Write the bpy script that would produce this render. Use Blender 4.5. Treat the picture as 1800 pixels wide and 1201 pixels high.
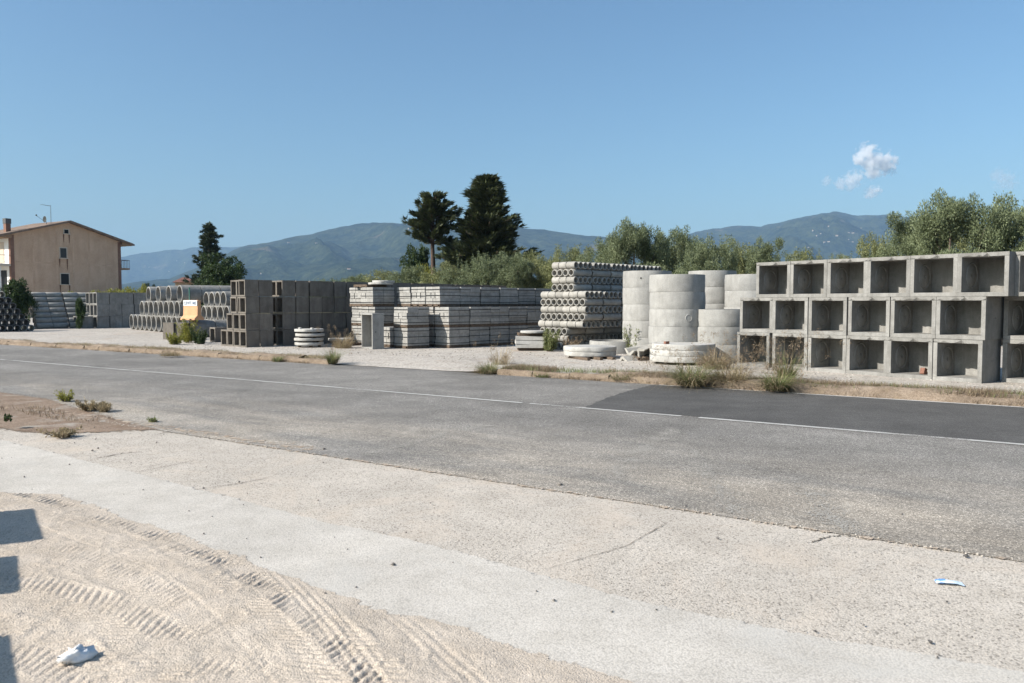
import bpy, math, random
import numpy as np
from mathutils import Vector, Matrix

for _o in list(bpy.data.objects):
    bpy.data.objects.remove(_o)
S = bpy.context.scene
COL = S.collection
rnd = random.Random(7)
rng = np.random.default_rng(11)
R = math.radians

# ------------------------------------------------------------------ camera
FPX, HOR, CAMZ = 1400.0, 532.0, 1.75          # photograph: 1800 x 1201, 28 mm lens
TH = math.atan((600.5 - HOR) / FPX)
cam_d = bpy.data.cameras.new('camera')
cam = bpy.data.objects.new('camera', cam_d)
COL.objects.link(cam)
cam.location = (0, 0, CAMZ)
cam.rotation_euler = (math.pi / 2 - TH, 0, 0)
cam_d.sensor_width = 36.0
cam_d.lens = 36.0 * FPX / 1800.0
cam_d.clip_start = 0.1
cam_d.clip_end = 60000
cam_d.dof.use_dof = True
cam_d.dof.focus_distance = 20.0
cam_d.dof.aperture_fstop = 4.0
S.camera = cam
S.render.resolution_x, S.render.resolution_y = 1024, 683

# ------------------------------------------------------------------ light
SUN_EL = R(34.0)
SUN_H = Vector((-0.92, -0.39)).normalized()      # horizontal direction towards the sun
SUN_V = Vector((SUN_H.x * math.cos(SUN_EL), SUN_H.y * math.cos(SUN_EL), math.sin(SUN_EL)))
world = bpy.data.worlds.new('World')
S.world = world
world.use_nodes = True
wn = world.node_tree
wn.nodes.clear()
sky = wn.nodes.new('ShaderNodeTexSky')
sky.sky_type = 'NISHITA'
sky.sun_disc = False
sky.sun_elevation = SUN_EL
sky.sun_rotation = math.atan2(SUN_H.x, SUN_H.y)
sky.altitude = 0
sky.air_density = 1.2
sky.dust_density = 2.0
sky.ozone_density = 5.0
bg = wn.nodes.new('ShaderNodeBackground')
bg.inputs['Strength'].default_value = 0.089
wo = wn.nodes.new('ShaderNodeOutputWorld')
wt = wn.nodes.new('ShaderNodeMix'); wt.data_type = 'RGBA'; wt.blend_type = 'MULTIPLY'; wt.inputs[0].default_value = 1.0
wt.inputs[7].default_value = (0.88, 1.0, 1.0, 1)
wn.links.new(sky.outputs[0], wt.inputs[6])
wn.links.new(wt.outputs[2], bg.inputs[0])
wn.links.new(bg.outputs[0], wo.inputs[0])
sun_d = bpy.data.lights.new('sun', 'SUN')
sun_d.energy = 5.0
sun_d.angle = R(0.55)
sun_d.color = (1.0, 0.94, 0.85)
sun = bpy.data.objects.new('sun', sun_d)
COL.objects.link(sun)
sun.rotation_euler = SUN_V.to_track_quat('Z', 'Y').to_euler()
S.view_settings.view_transform = 'Standard'
S.view_settings.look = 'None'
S.view_settings.gamma = 1.0
S.view_settings.use_curve_mapping = False
S.view_settings.exposure = 0.74
S.render.engine = 'CYCLES'
S.cycles.max_bounces = 8
S.cycles.diffuse_bounces = 3
S.cycles.glossy_bounces = 2
S.cycles.transmission_bounces = 3
S.cycles.transparent_max_bounces = 12
S.cycles.volume_bounces = 5
S.cycles.use_denoising = True
S.cycles.use_adaptive_sampling = True
S.cycles.adaptive_threshold = 0.015

# ------------------------------------------------------------------ plan of the place
YZ = 0.10                                        # level of the yard
def ray(px, py):
    u = (px - 900) / FPX; v = (600.5 - py) / FPX
    return Vector((u, math.cos(TH) + v * math.sin(TH), -math.sin(TH) + v * math.cos(TH)))
def G(px, py, z=YZ):                             # a spot on the ground from its bearing
    d = ray(px, py); t = (z - CAMZ) / d.z
    return Vector((d.x * t, d.y * t, z))
def D(px, py, Y):                                # a spot at a distance
    d = ray(px, py); t = Y / d.y
    return Vector((d.x * t, Y, d.z * t + CAMZ))
RD = Vector((-0.832, 0.555)); PD = Vector((0.555, 0.832))       # along and across the road
def RP(r, p, z=0.0):
    return Vector((RD.x * r + PD.x * p, RD.y * r + PD.y * p, z))
def rp(v):
    return (v.x * RD.x + v.y * RD.y, v.x * PD.x + v.y * PD.y)
A2 = Vector((0.695, 0.719)); B2 = Vector((-0.719, 0.695))        # the yard's own grid
ROTA = math.atan2(A2.y, A2.x)
def AB(o, a, b, z=None):
    return Vector((o.x + A2.x * a + B2.x * b, o.y + A2.y * a + B2.y * b, o.z if z is None else z))

# ------------------------------------------------------------------ materials
def new_mat(name):
    m = bpy.data.materials.new(name); m.use_nodes = True
    nt = m.node_tree; nt.nodes.clear()
    out = nt.nodes.new('ShaderNodeOutputMaterial')
    return m, nt, out
def N(nt, kind, **kw):
    n = nt.nodes.new(kind)
    for k, v in kw.items():
        if k.startswith('i_'):
            key = k[2:]
            n.inputs[int(key) if key.isdigit() else key].default_value = v
        else:
            setattr(n, k, v)
    return n
def ramp(nt, src, stops, interp='LINEAR'):
    r = nt.nodes.new('ShaderNodeValToRGB'); r.color_ramp.interpolation = interp
    e = r.color_ramp.elements
    while len(e) < len(stops): e.new(0.5)
    for i, (p, c) in enumerate(stops):
        e[i].position = p
        e[i].color = (c, c, c, 1) if not hasattr(c, '__len__') else (*c, 1)
    nt.links.new(src, r.inputs[0]); return r.outputs[0]
def mixc(nt, fac, a, b, mode='MIX'):
    m = nt.nodes.new('ShaderNodeMix'); m.data_type = 'RGBA'; m.blend_type = mode
    for sock, val in ((m.inputs[0], fac), (m.inputs[6], a), (m.inputs[7], b)):
        if isinstance(val, (int, float)): sock.default_value = val
        elif isinstance(val, tuple): sock.default_value = (*val, 1)
        else: nt.links.new(val, sock)
    return m.outputs[2]
def math_(nt, op, a, b=None, clamp=False):
    m = nt.nodes.new('ShaderNodeMath'); m.operation = op; m.use_clamp = clamp
    for i, v in enumerate((a, b)):
        if v is None: continue
        if isinstance(v, (int, float)): m.inputs[i].default_value = v
        else: nt.links.new(v, m.inputs[i])
    return m.outputs[0]
def coords(nt, rand=True, scale=(1, 1, 1)):
    tc = nt.nodes.new('ShaderNodeTexCoord')
    v = tc.outputs['Object']
    if rand:
        oi = nt.nodes.new('ShaderNodeObjectInfo')
        mu = math_(nt, 'MULTIPLY', oi.outputs['Random'], 57.0)
        ad = nt.nodes.new('ShaderNodeVectorMath'); ad.operation = 'ADD'
        nt.links.new(v, ad.inputs[0]); nt.links.new(mu, ad.inputs[1]); v = ad.outputs[0]
    if scale != (1, 1, 1):
        sc = nt.nodes.new('ShaderNodeVectorMath'); sc.operation = 'MULTIPLY'
        sc.inputs[1].default_value = scale
        nt.links.new(v, sc.inputs[0]); v = sc.outputs[0]
    return v
def noise(nt, vec, scale, detail=4, rough=0.6, dist=0.0):
    n = nt.nodes.new('ShaderNodeTexNoise')
    n.inputs['Scale'].default_value = scale; n.inputs['Detail'].default_value = detail
    n.inputs['Roughness'].default_value = rough; n.inputs['Distortion'].default_value = dist
    nt.links.new(vec, n.inputs['Vector']); return n.outputs[0]
def voro(nt, vec, scale, feature='F1', out='Distance'):
    n = nt.nodes.new('ShaderNodeTexVoronoi'); n.feature = feature
    n.inputs['Scale'].default_value = scale
    nt.links.new(vec, n.inputs['Vector']); return n.outputs[out]
def principled(nt, out, col, rough=0.9, bump=None, bstr=0.3, bdist=0.02, spec=0.25):
    p = nt.nodes.new('ShaderNodeBsdfPrincipled')
    if isinstance(col, tuple): p.inputs['Base Color'].default_value = (*col, 1)
    else: nt.links.new(col, p.inputs['Base Color'])
    if isinstance(rough, (int, float)): p.inputs['Roughness'].default_value = rough
    else: nt.links.new(rough, p.inputs['Roughness'])
    p.inputs['Specular IOR Level'].default_value = spec
    if bump is not None:
        b = nt.nodes.new('ShaderNodeBump'); b.inputs['Strength'].default_value = bstr
        b.inputs['Distance'].default_value = bdist
        nt.links.new(bump, b.inputs['Height']); nt.links.new(b.outputs[0], p.inputs['Normal'])
    nt.links.new(p.outputs[0], out.inputs['Surface'])
    return p
def concrete(name, lo, hi, scale=3.0, var=0.16, streak=0.25, pits=True):
    """cast concrete: blotches, run-off streaks, air holes, a tone of its own per piece"""
    m, nt, out = new_mat(name)
    v = coords(nt); vs = coords(nt, True, (1, 1, 0.12))
    c = ramp(nt, noise(nt, v, scale, 6, 0.65, 0.3), [(0.3, lo), (0.7, hi)])
    st = ramp(nt, noise(nt, vs, scale * 2.5, 4, 0.7), [(0.42, 0.0), (0.72, streak)])
    c = mixc(nt, st, c, tuple(x * 0.55 for x in lo))
    fine = noise(nt, v, scale * 22, 3, 0.7)
    c = mixc(nt, 0.5, c, ramp(nt, fine, [(0.3, 0.35), (0.7, 0.65)]), 'OVERLAY')
    if pits:
        pit = ramp(nt, voro(nt, v, scale * 9), [(0.035, 0.45), (0.10, 1.0)])
        c = mixc(nt, 1.0, c, pit, 'MULTIPLY')
    oi = nt.nodes.new('ShaderNodeObjectInfo')
    val = math_(nt, 'ADD', math_(nt, 'MULTIPLY', oi.outputs['Random'], var), 1.0 - var * 0.5)
    hs = nt.nodes.new('ShaderNodeHueSaturation'); nt.links.new(val, hs.inputs['Value']); nt.links.new(c, hs.inputs['Color'])
    principled(nt, out, hs.outputs[0], 0.92, fine, 0.35, 0.01)
    return m
def plain(name, col, rough=0.7, var=0.12, scale=6.0, bstr=0.15, spec=0.3):
    m, nt, out = new_mat(name)
    v = coords(nt)
    n = noise(nt, v, scale, 5, 0.65)
    c = ramp(nt, n, [(0.3, tuple(x * (1 - var) for x in col)), (0.7, tuple(min(1, x * (1 + var)) for x in col))])
    principled(nt, out, c, rough, noise(nt, v, scale * 8, 3), bstr, 0.01, spec)
    return m
def leafmat(name, dark, light, trans=0.25, rough=0.6):
    m, nt, out = new_mat(name)
    at = N(nt, 'ShaderNodeAttribute', attribute_name='tint')
    c = ramp(nt, at.outputs['Fac'], [(0.0, dark), (1.0, light)])
    d = N(nt, 'ShaderNodeBsdfPrincipled', i_Roughness=rough)
    d.inputs['Specular IOR Level'].default_value = 0.3
    nt.links.new(c, d.inputs['Base Color'])
    t = N(nt, 'ShaderNodeBsdfTranslucent')
    nt.links.new(c, t.inputs[0])
    mx = N(nt, 'ShaderNodeMixShader', i_0=trans)
    nt.links.new(d.outputs[0], mx.inputs[1]); nt.links.new(t.outputs[0], mx.inputs[2])
    nt.links.new(mx.outputs[0], out.inputs['Surface'])
    return m

M = {}
M['conc'] = concrete('concrete_weathered', (0.185, 0.178, 0.164), (0.31, 0.302, 0.283), 2.6, 0.16, 0.4)
M['conc_ring'] = concrete('concrete_pale', (0.26, 0.254, 0.238), (0.37, 0.362, 0.342), 2.2, 0.10, 0.3)
M['conc_wall'] = concrete('concrete_brown_grey', (0.125, 0.110, 0.094), (0.205, 0.183, 0.157), 2.2, 0.3, 0.4)
M['conc_pipe'] = concrete('concrete_pipe_grey', (0.26, 0.248, 0.222), (0.40, 0.383, 0.35), 3.5, 0.26, 0.22)
M['conc_white'] = concrete('concrete_white', (0.35, 0.338, 0.315), (0.49, 0.477, 0.447), 3.0, 0.08, 0.25)
M['block'] = concrete('concrete_block_grey', (0.245, 0.237, 0.220), (0.385, 0.374, 0.35), 5.0, 0.18, 0.12, False)
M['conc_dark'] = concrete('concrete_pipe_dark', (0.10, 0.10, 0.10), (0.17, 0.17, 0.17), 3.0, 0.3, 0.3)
M['hole'] = plain('hole_shade', (0.02, 0.019, 0.018), 1.0)  # near-black colour standing in for the shade inside holes
M['strap'] = plain('black_strap', (0.018, 0.018, 0.02), 0.5)
M['wood'] = plain('weathered_wood', (0.115, 0.085, 0.062), 0.9, 0.35, 9)
M['brick'] = plain('red_brick', (0.20, 0.10, 0.072), 0.9, 0.25, 12)
M['rust'] = plain('rust_stain', (0.16, 0.085, 0.05), 0.9, 0.4, 9)

# ground materials
DUST = {}
def ground_mat(name, stops, nscale, big=(0.55, 1.0), bigscale=0.35, speck=None, speck_scale=60, bump=0.5, bdist=0.01, dirt=None, edge=False):
    m, nt, out = new_mat(name)
    v = coords(nt, False)
    c = ramp(nt, noise(nt, v, nscale, 8, 0.7), stops)
    lg = noise(nt, v, bigscale, 5, 0.6, 0.6)
    c = mixc(nt, 1.0, c, ramp(nt, lg, [(0.3, big[0]), (0.7, big[1])]), 'MULTIPLY')
    h = noise(nt, v, speck_scale, 3, 0.7)
    if speck:
        cell = voro(nt, v, speck_scale, 'F1', 'Color')
        sx = nt.nodes.new('ShaderNodeSeparateColor'); nt.links.new(cell, sx.inputs[0])
        sc = ramp(nt, sx.outputs[0], speck)
        c = mixc(nt, 0.75, c, sc, 'MULTIPLY')
        dist = voro(nt, v, speck_scale)
        c = mixc(nt, 0.6, c, ramp(nt, dist, [(0.35, 1.0), (0.75, 0.55)]), 'MULTIPLY')
        h = math_(nt, 'SUBTRACT', h, dist)
    if dirt:
        col, lo, hi, sc_ = dirt
        f = ramp(nt, noise(nt, v, sc_, 6, 0.65, 1.2), [(lo, 0.0), (hi, 1.0)])
        c = mixc(nt, f, c, col)
    if name == 'old_asphalt':                    # dust drifts in from the sandy side
        dt = N(nt, 'ShaderNodeVectorMath', operation='DOT_PRODUCT'); dt.inputs[1].default_value = (PD.x, PD.y, 0); nt.links.new(v, dt.inputs[0])
        al = N(nt, 'ShaderNodeVectorMath', operation='DOT_PRODUCT'); al.inputs[1].default_value = (RD.x, RD.y, 0); nt.links.new(v, al.inputs[0])
        st = nt.nodes.new('ShaderNodeCombineXYZ'); nt.links.new(math_(nt, 'MULTIPLY', al.outputs['Value'], .22), st.inputs[0]); nt.links.new(dt.outputs['Value'], st.inputs[1])
        sn = noise(nt, st.outputs[0], 1.1, 7, .68, .5)
        pr = math_(nt, 'MULTIPLY', math_(nt, 'SUBTRACT', 10.2, dt.outputs['Value']), .26, True)
        f = math_(nt, 'MULTIPLY', pr, ramp(nt, sn, [(.36, .02), (.66, 1.0)]), True)
        c = mixc(nt, f, c, mixc(nt, 1.0, c, (2.1, 1.95, 1.75), 'MULTIPLY'))
        wt = ramp(nt, noise(nt, st.outputs[0], .55, 4, .6), [(.42, 0.0), (.62, .30)])
        c = mixc(nt, wt, c, mixc(nt, 1.0, c, (.55, .55, .56), 'MULTIPLY'))
    p = principled(nt, out, c, 0.95, h, bump, bdist, 0.15)
    if edge:                                     # thins out towards its rim in grains
        at = N(nt, 'ShaderNodeAttribute', attribute_name='edge')
        g = noise(nt, v, 9, 6, 0.75)
        fac = math_(nt, 'GREATER_THAN', math_(nt, 'ADD', at.outputs['Fac'], math_(nt, 'MULTIPLY', math_(nt, 'SUBTRACT', g, 0.5), 1.6)), 0.5)
        tr = N(nt, 'ShaderNodeBsdfTransparent'); mx = N(nt, 'ShaderNodeMixShader')
        nt.links.new(fac, mx.inputs[0]); nt.links.new(tr.outputs[0], mx.inputs[1]); nt.links.new(p.outputs[0], mx.inputs[2])
        nt.links.new(mx.outputs[0], out.inputs['Surface'])
    return m
M['field'] = ground_mat('dry_field', [(0.3, (0.13, 0.12, 0.06)), (0.7, (0.22, 0.19, 0.10))], 0.5, (0.7, 1), 0.02)
M['yard'] = ground_mat('yard_gravel', [(0.3, (0.47, 0.42, 0.365)), (0.7, (0.60, 0.55, 0.49))], 2.0, (0.82, 1.0), 0.25,
                       [(0.0, 0.6), (0.5, 1.0), (1.0, 1.1)], 22, 0.6, 0.02, ((0.36, 0.27, 0.20), 0.58, 0.72, 0.30))
M['asphalt'] = ground_mat('old_asphalt', [(0.3, (0.232, 0.218, 0.199)), (0.7, (0.325, 0.306, 0.281))], 1.2, (0.66, 1.0), 0.30,
                          [(0.0, 0.30), (0.35, 0.9), (0.8, 1.1), (1.0, 2.3)], 95, 0.5, 0.005, ((0.36, 0.34, 0.31), 0.60, 0.9, 0.9))
M['asphalt_new'] = ground_mat('newer_asphalt', [(0.3, (0.100, 0.097, 0.093)), (0.7, (0.142, 0.137, 0.131))], 1.5, (0.75, 1.0), 0.5,
                              [(0.0, 0.6), (0.6, 1.0), (1.0, 1.4)], 90, 0.35, 0.004)
M['apron'] = ground_mat('exposed_aggregate', [(0.3, (0.505, 0.450, 0.385)), (0.7, (0.615, 0.556, 0.485))], 2.5, (0.82, 1.0), 0.5,
                        [(0.0, 0.25), (0.10, 0.62), (0.25, 0.95), (1.0, 1.12)], 85, 0.55, 0.005, ((0.54, 0.455, 0.37), 0.50, 0.85, 0.9))
M['strip'] = ground_mat('dusty_concrete', [(0.3, (0.53, 0.488, 0.43)), (0.7, (0.64, 0.595, 0.535))], 3.0, (0.80, 1.0), 0.7,
                        [(0.0, 0.8), (0.15, 1.0), (1.0, 1.05)], 90, 0.35, 0.004, ((0.46, 0.44, 0.405), 0.56, 0.8, 0.8), edge=True)
M['sand'] = ground_mat('rutted_sand', [(0.3, (0.52, 0.44, 0.355)), (0.7, (0.64, 0.555, 0.465))], 3.0, (0.85, 1.0), 0.8,
                       [(0.0, 0.75), (0.3, 1.0), (1.0, 1.1)], 110, 0.6, 0.006, edge=True)
M['drift'] = ground_mat('drifted_sand', [(0.3, (0.44, 0.34, 0.255)), (0.7, (0.56, 0.46, 0.365))], 3.0, (0.85, 1.0), 0.8,
                       [(0.0, 0.7), (0.3, 1.0), (1.0, 1.1)], 110, 0.4, 0.004, edge=True)
def dust_mat():
    m, nt, out = new_mat('road_dust')
    v = coords(nt, False)
    p = principled(nt, out, ramp(nt, noise(nt, v, 3, 5), [(.3, (.33, .308, .275)), (.7, (.41, .385, .345))]), .95)
    at = N(nt, 'ShaderNodeAttribute', attribute_name='edge')
    k = math_(nt, 'ADD', noise(nt, v, 55, 5, .8), math_(nt, 'ADD', math_(nt, 'MULTIPLY', at.outputs['Fac'], .16), math_(nt, 'MULTIPLY', noise(nt, v, 2.2, 4), .30)))
    tr = N(nt, 'ShaderNodeBsdfTransparent'); mx = N(nt, 'ShaderNodeMixShader')
    nt.links.new(math_(nt, 'GREATER_THAN', k, .785), mx.inputs[0]); nt.links.new(tr.outputs[0], mx.inputs[1]); nt.links.new(p.outputs[0], mx.inputs[2])
    nt.links.new(mx.outputs[0], out.inputs['Surface']); return m
M['dust'] = dust_mat()
M['dirt'] = ground_mat('brown_dirt', [(0.3, (0.235, 0.165, 0.118)), (0.7, (0.355, 0.272, 0.205))], 3.0, (0.75, 1.0), 0.8,
                       [(0.0, 0.6), (0.4, 1.0), (1.0, 1.2)], 60, 0.6, 0.008, ((0.36, 0.33, 0.29), 0.55, 0.7, 1.3), edge=True)
M['kerb'] = ground_mat('earthy_kerb', [(0.3, (0.25, 0.185, 0.13)), (0.7, (0.43, 0.345, 0.265))], 2.0, (0.6, 1.0), 0.8,
                       [(0.0, 0.7), (1.0, 1.1)], 50, 0.6, 0.01, ((0.22, 0.17, 0.11), 0.55, 0.75, 1.4))
def paint_mat():
    m, nt, out = new_mat('worn_road_paint')
    v = coords(nt, False)
    p = principled(nt, out, ramp(nt, noise(nt, v, 4, 5), [(0.3, (0.42, 0.41, 0.39)), (0.7, (0.56, 0.55, 0.52))]), 0.8)
    w = math_(nt, 'ADD', noise(nt, v, 40, 6, 0.8), math_(nt, 'MULTIPLY', noise(nt, v, 0.6, 3), 0.9))
    fac = math_(nt, 'GREATER_THAN', w, 1.03)
    tr = N(nt, 'ShaderNodeBsdfTransparent'); mx = N(nt, 'ShaderNodeMixShader')
    nt.links.new(fac, mx.inputs[0]); nt.links.new(p.outputs[0], mx.inputs[1]); nt.links.new(tr.outputs[0], mx.inputs[2])
    nt.links.new(mx.outputs[0], out.inputs['Surface'])
    return m
M['paint'] = paint_mat()

# ------------------------------------------------------------------ mesh helpers
class MB:
    def __init__(s): s.v = []; s.f = []; s.m = []
    def add(s, vs, fs, mi=0):
        o = len(s.v); s.v += [tuple(x) for x in vs]
        s.f += [tuple(i + o for i in f) for f in fs]; s.m += [mi] * len(fs)
    def box(s, x0, x1, y0, y1, z0, z1, mi=0, rot=None, j=0.0):
        vs = [(x, y, z) for x in (x0, x1) for y in (y0, y1) for z in (z0, z1)]
        if j: vs = [tuple(c + rnd.uniform(-j, j) for c in v) for v in vs]
        if rot is not None: vs = [tuple(rot @ Vector(v)) for v in vs]
        s.add(vs, [(0, 1, 3, 2), (4, 6, 7, 5), (0, 4, 5, 1), (2, 3, 7, 6), (0, 2, 6, 4), (1, 5, 7, 3)], mi)
    def tube(s, pts, rad, n=8, mi=0, cap=True):          # tapered limb through points
        rings = []
        for i, p in enumerate(pts):
            p = Vector(p)
            d = (Vector(pts[min(i + 1, len(pts) - 1)]) - Vector(pts[max(i - 1, 0)])).normalized()
            up = Vector((0, 0, 1)) if abs(d.z) < 0.9 else Vector((1, 0, 0))
            a = d.cross(up).normalized(); b = d.cross(a)
            rings.append([p + (a * math.cos(t) + b * math.sin(t)) * rad[i] for t in [2 * math.pi * k / n for k in range(n)]])
        vs = [v for r in rings for v in r]
        fs = [(i * n + k, i * n + (k + 1) % n, (i + 1) * n + (k + 1) % n, (i + 1) * n + k) for i in range(len(pts) - 1) for k in range(n)]
        if cap:
            fs.append(tuple(range(n - 1, -1, -1))); fs.append(tuple((len(pts) - 1) * n + k for k in range(n)))
        s.add(vs, fs, mi)
    def ring(s, r0, r1, h0, h1, n=32, mi=0, axis='z', jit=0.0, bev=0.0):   # hollow drum r0 inner r1 outer
        prof = [(r0, h0), (r1 - bev, h0), (r1, h0 + bev), (r1, h1 - bev), (r1 - bev, h1), (r0, h1)] if bev else [(r0, h0), (r1, h0), (r1, h1), (r0, h1)]
        k = len(prof); vs = []
        for i in range(n):
            t = 2 * math.pi * i / n
            for r, h in prof:
                rr = r + (rnd.uniform(-jit, jit) if jit else 0)
                hh = h + (rnd.uniform(-jit, jit) if jit else 0)
                x, y = rr * math.cos(t), rr * math.sin(t)
                vs.append((x, y, hh) if axis == 'z' else (hh, x, y))
        fs = []
        for i in range(n):
            for a in range(k):
                b = (a + 1) % k; i2 = (i + 1) % n
                f = (i * k + a, i2 * k + a, i2 * k + b, i * k + b)
                fs.append(f if axis == 'z' else f)
        s.add(vs, fs, mi)
    def disc(s, r, h0, h1, n=36, mi=0, jit=0.0):
        vs = []
        for h, rr in ((h0, r - 0.01), (h0 + 0.012, r), (h1 - 0.012, r), (h1, r - 0.012)):
            vs += [((rr + rnd.uniform(-jit, jit)) * math.cos(2 * math.pi * k / n), (rr + rnd.uniform(-jit, jit)) * math.sin(2 * math.pi * k / n), h) for k in range(n)]
        fs = [(j * n + k, j * n + (k + 1) % n, (j + 1) * n + (k + 1) % n, (j + 1) * n + k) for j in range(3) for k in range(n)]
        fs += [tuple(range(n - 1, -1, -1)), tuple(3 * n + k for k in range(n))]
        s.add(vs, fs, mi)
    def plate_hole(s, o, ux, uy, un, w, h, t, hole, r, n=16, mi=0):
        """slab with a round hole right through it: origin o, in-plane axes ux uy, thickness along un"""
        o, ux, uy, un = (Vector(q) for q in (o, ux, uy, un))
        cx, cy = hole
        outer = []; inner = []
        for k in range(n):
            a = 2 * math.pi * (k + 0.5) / n
            c_, s_ = math.cos(a), math.sin(a)
            tx = ((w - cx) / c_ if c_ > 0 else -cx / c_) if abs(c_) > 1e-6 else 1e9
            ty = ((h - cy) / s_ if s_ > 0 else -cy / s_) if abs(s_) > 1e-6 else 1e9
            tt = min(tx, ty); outer.append([cx + c_ * tt, cy + s_ * tt]); inner.append([cx + r * c_, cy + r * s_])
        for cor in ((0, 0), (w, 0), (w, h), (0, h)):          # snap the nearest samples to the corners
            k = min(range(n), key=lambda q: (outer[q][0] - cor[0]) ** 2 + (outer[q][1] - cor[1]) ** 2)
            outer[k] = list(cor)
        vs = []
        for dep in (0, t):
            for lst in (outer, inner):
                vs += [o + ux * q[0] + uy * q[1] + un * dep for q in lst]
        fs = []
        for k in range(n):
            k2 = (k + 1) % n
            fs.append((k, k2, n + k2, n + k)); fs.append((2 * n + k2, 2 * n + k, 3 * n + k, 3 * n + k2))
            fs.append((n + k, n + k2, 3 * n + k2, 3 * n + k)); fs.append((k2, k, 2 * n + k, 2 * n + k2))
        s.add(vs, fs, mi)
    def mesh(s, name, mats, smooth=False):
        me = bpy.data.meshes.new(name); me.from_pydata(s.v, [], s.f)
        for m in (mats if isinstance(mats, (list, tuple)) else [mats]): me.materials.append(m)
        if any(s.m): me.polygons.foreach_set('material_index', s.m)
        if smooth is True: me.polygons.foreach_set('use_smooth', [True] * len(s.f))
        elif smooth:                                   # an angle
            me.polygons.foreach_set('use_smooth', [True] * len(s.f))
            me.update()
            try: me.set_sharp_from_angle(angle=R(smooth))
            except Exception: pass
        me.update(); return me

def obj(name, me, parent=None, loc=(0, 0, 0), rot=(0, 0, 0), scale=None):
    o = bpy.data.objects.new(name, me); COL.objects.link(o)
    o.location = loc; o.rotation_euler = rot
    if scale: o.scale = scale
    if parent: o.parent = parent
    return o
def tag(o, label, cat, group=None):
    o['label'] = label; o['category'] = cat
    if group: o['group'] = group
    return o
def struct(o, label=None):
    o['kind'] = 'structure'
    if label: o['label'] = label
    return o
def np_mesh(name, V, F, mat, tint=None, attr='tint', smooth=False):
    """fast mesh from arrays: V (n,3), F (m,k)"""
    me = bpy.data.meshes.new(name)
    n, k = F.shape
    me.vertices.add(len(V)); me.vertices.foreach_set('co', np.asarray(V, np.float32).ravel())
    me.loops.add(n * k); me.loops.foreach_set('vertex_index', F.astype(np.int32).ravel())
    me.polygons.add(n); me.polygons.foreach_set('loop_start', np.arange(0, n * k, k, dtype=np.int32))
    if smooth: me.polygons.foreach_set('use_smooth', np.ones(n, bool))
    me.materials.append(mat)
    if tint is not None:
        at = me.attributes.new(attr, 'FLOAT', 'POINT'); at.data.foreach_set('value', np.asarray(tint, np.float32))
    me.update(calc_edges=True); me.validate(); return me
ORD = ['first', 'second', 'third', 'fourth', 'fifth', 'sixth', 'seventh', 'eighth', 'ninth', 'tenth', 'eleventh', 'twelfth',
       'thirteenth', 'fourteenth', 'fifteenth', 'sixteenth', 'seventeenth', 'eighteenth', 'nineteenth', 'twentieth',
       'twenty-first', 'twenty-second', 'twenty-third', 'twenty-fourth']

# ------------------------------------------------------------------ setting: ground, road, yard
def sheet(name, pts, z, mat, label=None, parent=None):
    me = bpy.data.meshes.new(name)
    me.from_pydata([(p.x, p.y, z) for p in pts], [], [tuple(range(len(pts)))])
    me.materials.append(mat); me.update()
    if me.polygons[0].normal.z < 0: me.flip_normals()
    o = obj(name, me, parent)
    if not parent: struct(o, label)
    return o
sheet('ground', [Vector((-9000, -300)), Vector((9000, -300)), Vector((9000, 9000)), Vector((-9000, 9000))], -0.012, M['field'])
P_NEAR, P_MID, P_FAR = 6.33, 11.58, 15.82
sheet('road', [RP(-70, P_NEAR), RP(260, P_NEAR), RP(260, P_FAR + 0.1), RP(-70, P_FAR + 0.1)], 0.0, M['asphalt'])
a0 = rp(G(1020, 718, 0)); a1 = rp(G(1150, 676, 0))
def ragged(pts, step, amp):
    out_ = []
    for a, b in zip(pts, pts[1:]):
        m_ = max(2, int((b - a).length / step)); nn = Vector((-(b - a).y, (b - a).x, 0)).normalized()
        out_ += [a.lerp(b, i / m_) + nn * rnd.uniform(-amp, amp) for i in range(m_)]
    return out_ + [pts[-1]]
pe = ragged([RP(-12, P_MID + 0.10), RP(a0[0], P_MID + 0.10)], .07, .016) + ragged([RP(a0[0], P_MID + .12), RP((a0[0] + a1[0]) / 2 + .12, (P_MID + P_FAR) / 2), RP(a1[0], P_FAR - 0.16)], .06, .03)
sheet('road_patch', [RP(-70, P_MID + 0.10)] + pe + [RP(-70, P_FAR - 0.16)], 0.004, M['asphalt_new'],
      'darker newer asphalt on the far lane')
# yard sheet with soft height noise
def grid_sheet(name, us, vs_, f, mat, smooth=True, attr=None):
    nu, nv = len(us), len(vs_)
    U, V_ = np.meshgrid(us, vs_, indexing='ij')
    X, Y, Z = f(U, V_)
    V = np.stack([X.ravel(), Y.ravel(), Z.ravel()], 1)
    idx = np.arange(nu * nv).reshape(nu, nv)
    F = np.stack([idx[:-1, :-1].ravel(), idx[1:, :-1].ravel(), idx[1:, 1:].ravel(), idx[:-1, 1:].ravel()], 1)
    e = None if attr is None else attr(U, V_).ravel()
    return np_mesh(name, V, F, mat, e, 'edge', smooth)
def sines(x, y, seed, scale, n=7):
    g = np.random.default_rng(seed); z = np.zeros_like(x)
    for _ in range(n):
        a = g.uniform(0, 6.28); k = scale * g.uniform(0.5, 2.2); p = g.uniform(0, 6.28)
        z += np.sin((x * np.cos(a) + y * np.sin(a)) * k + p)
    return z / n
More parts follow.
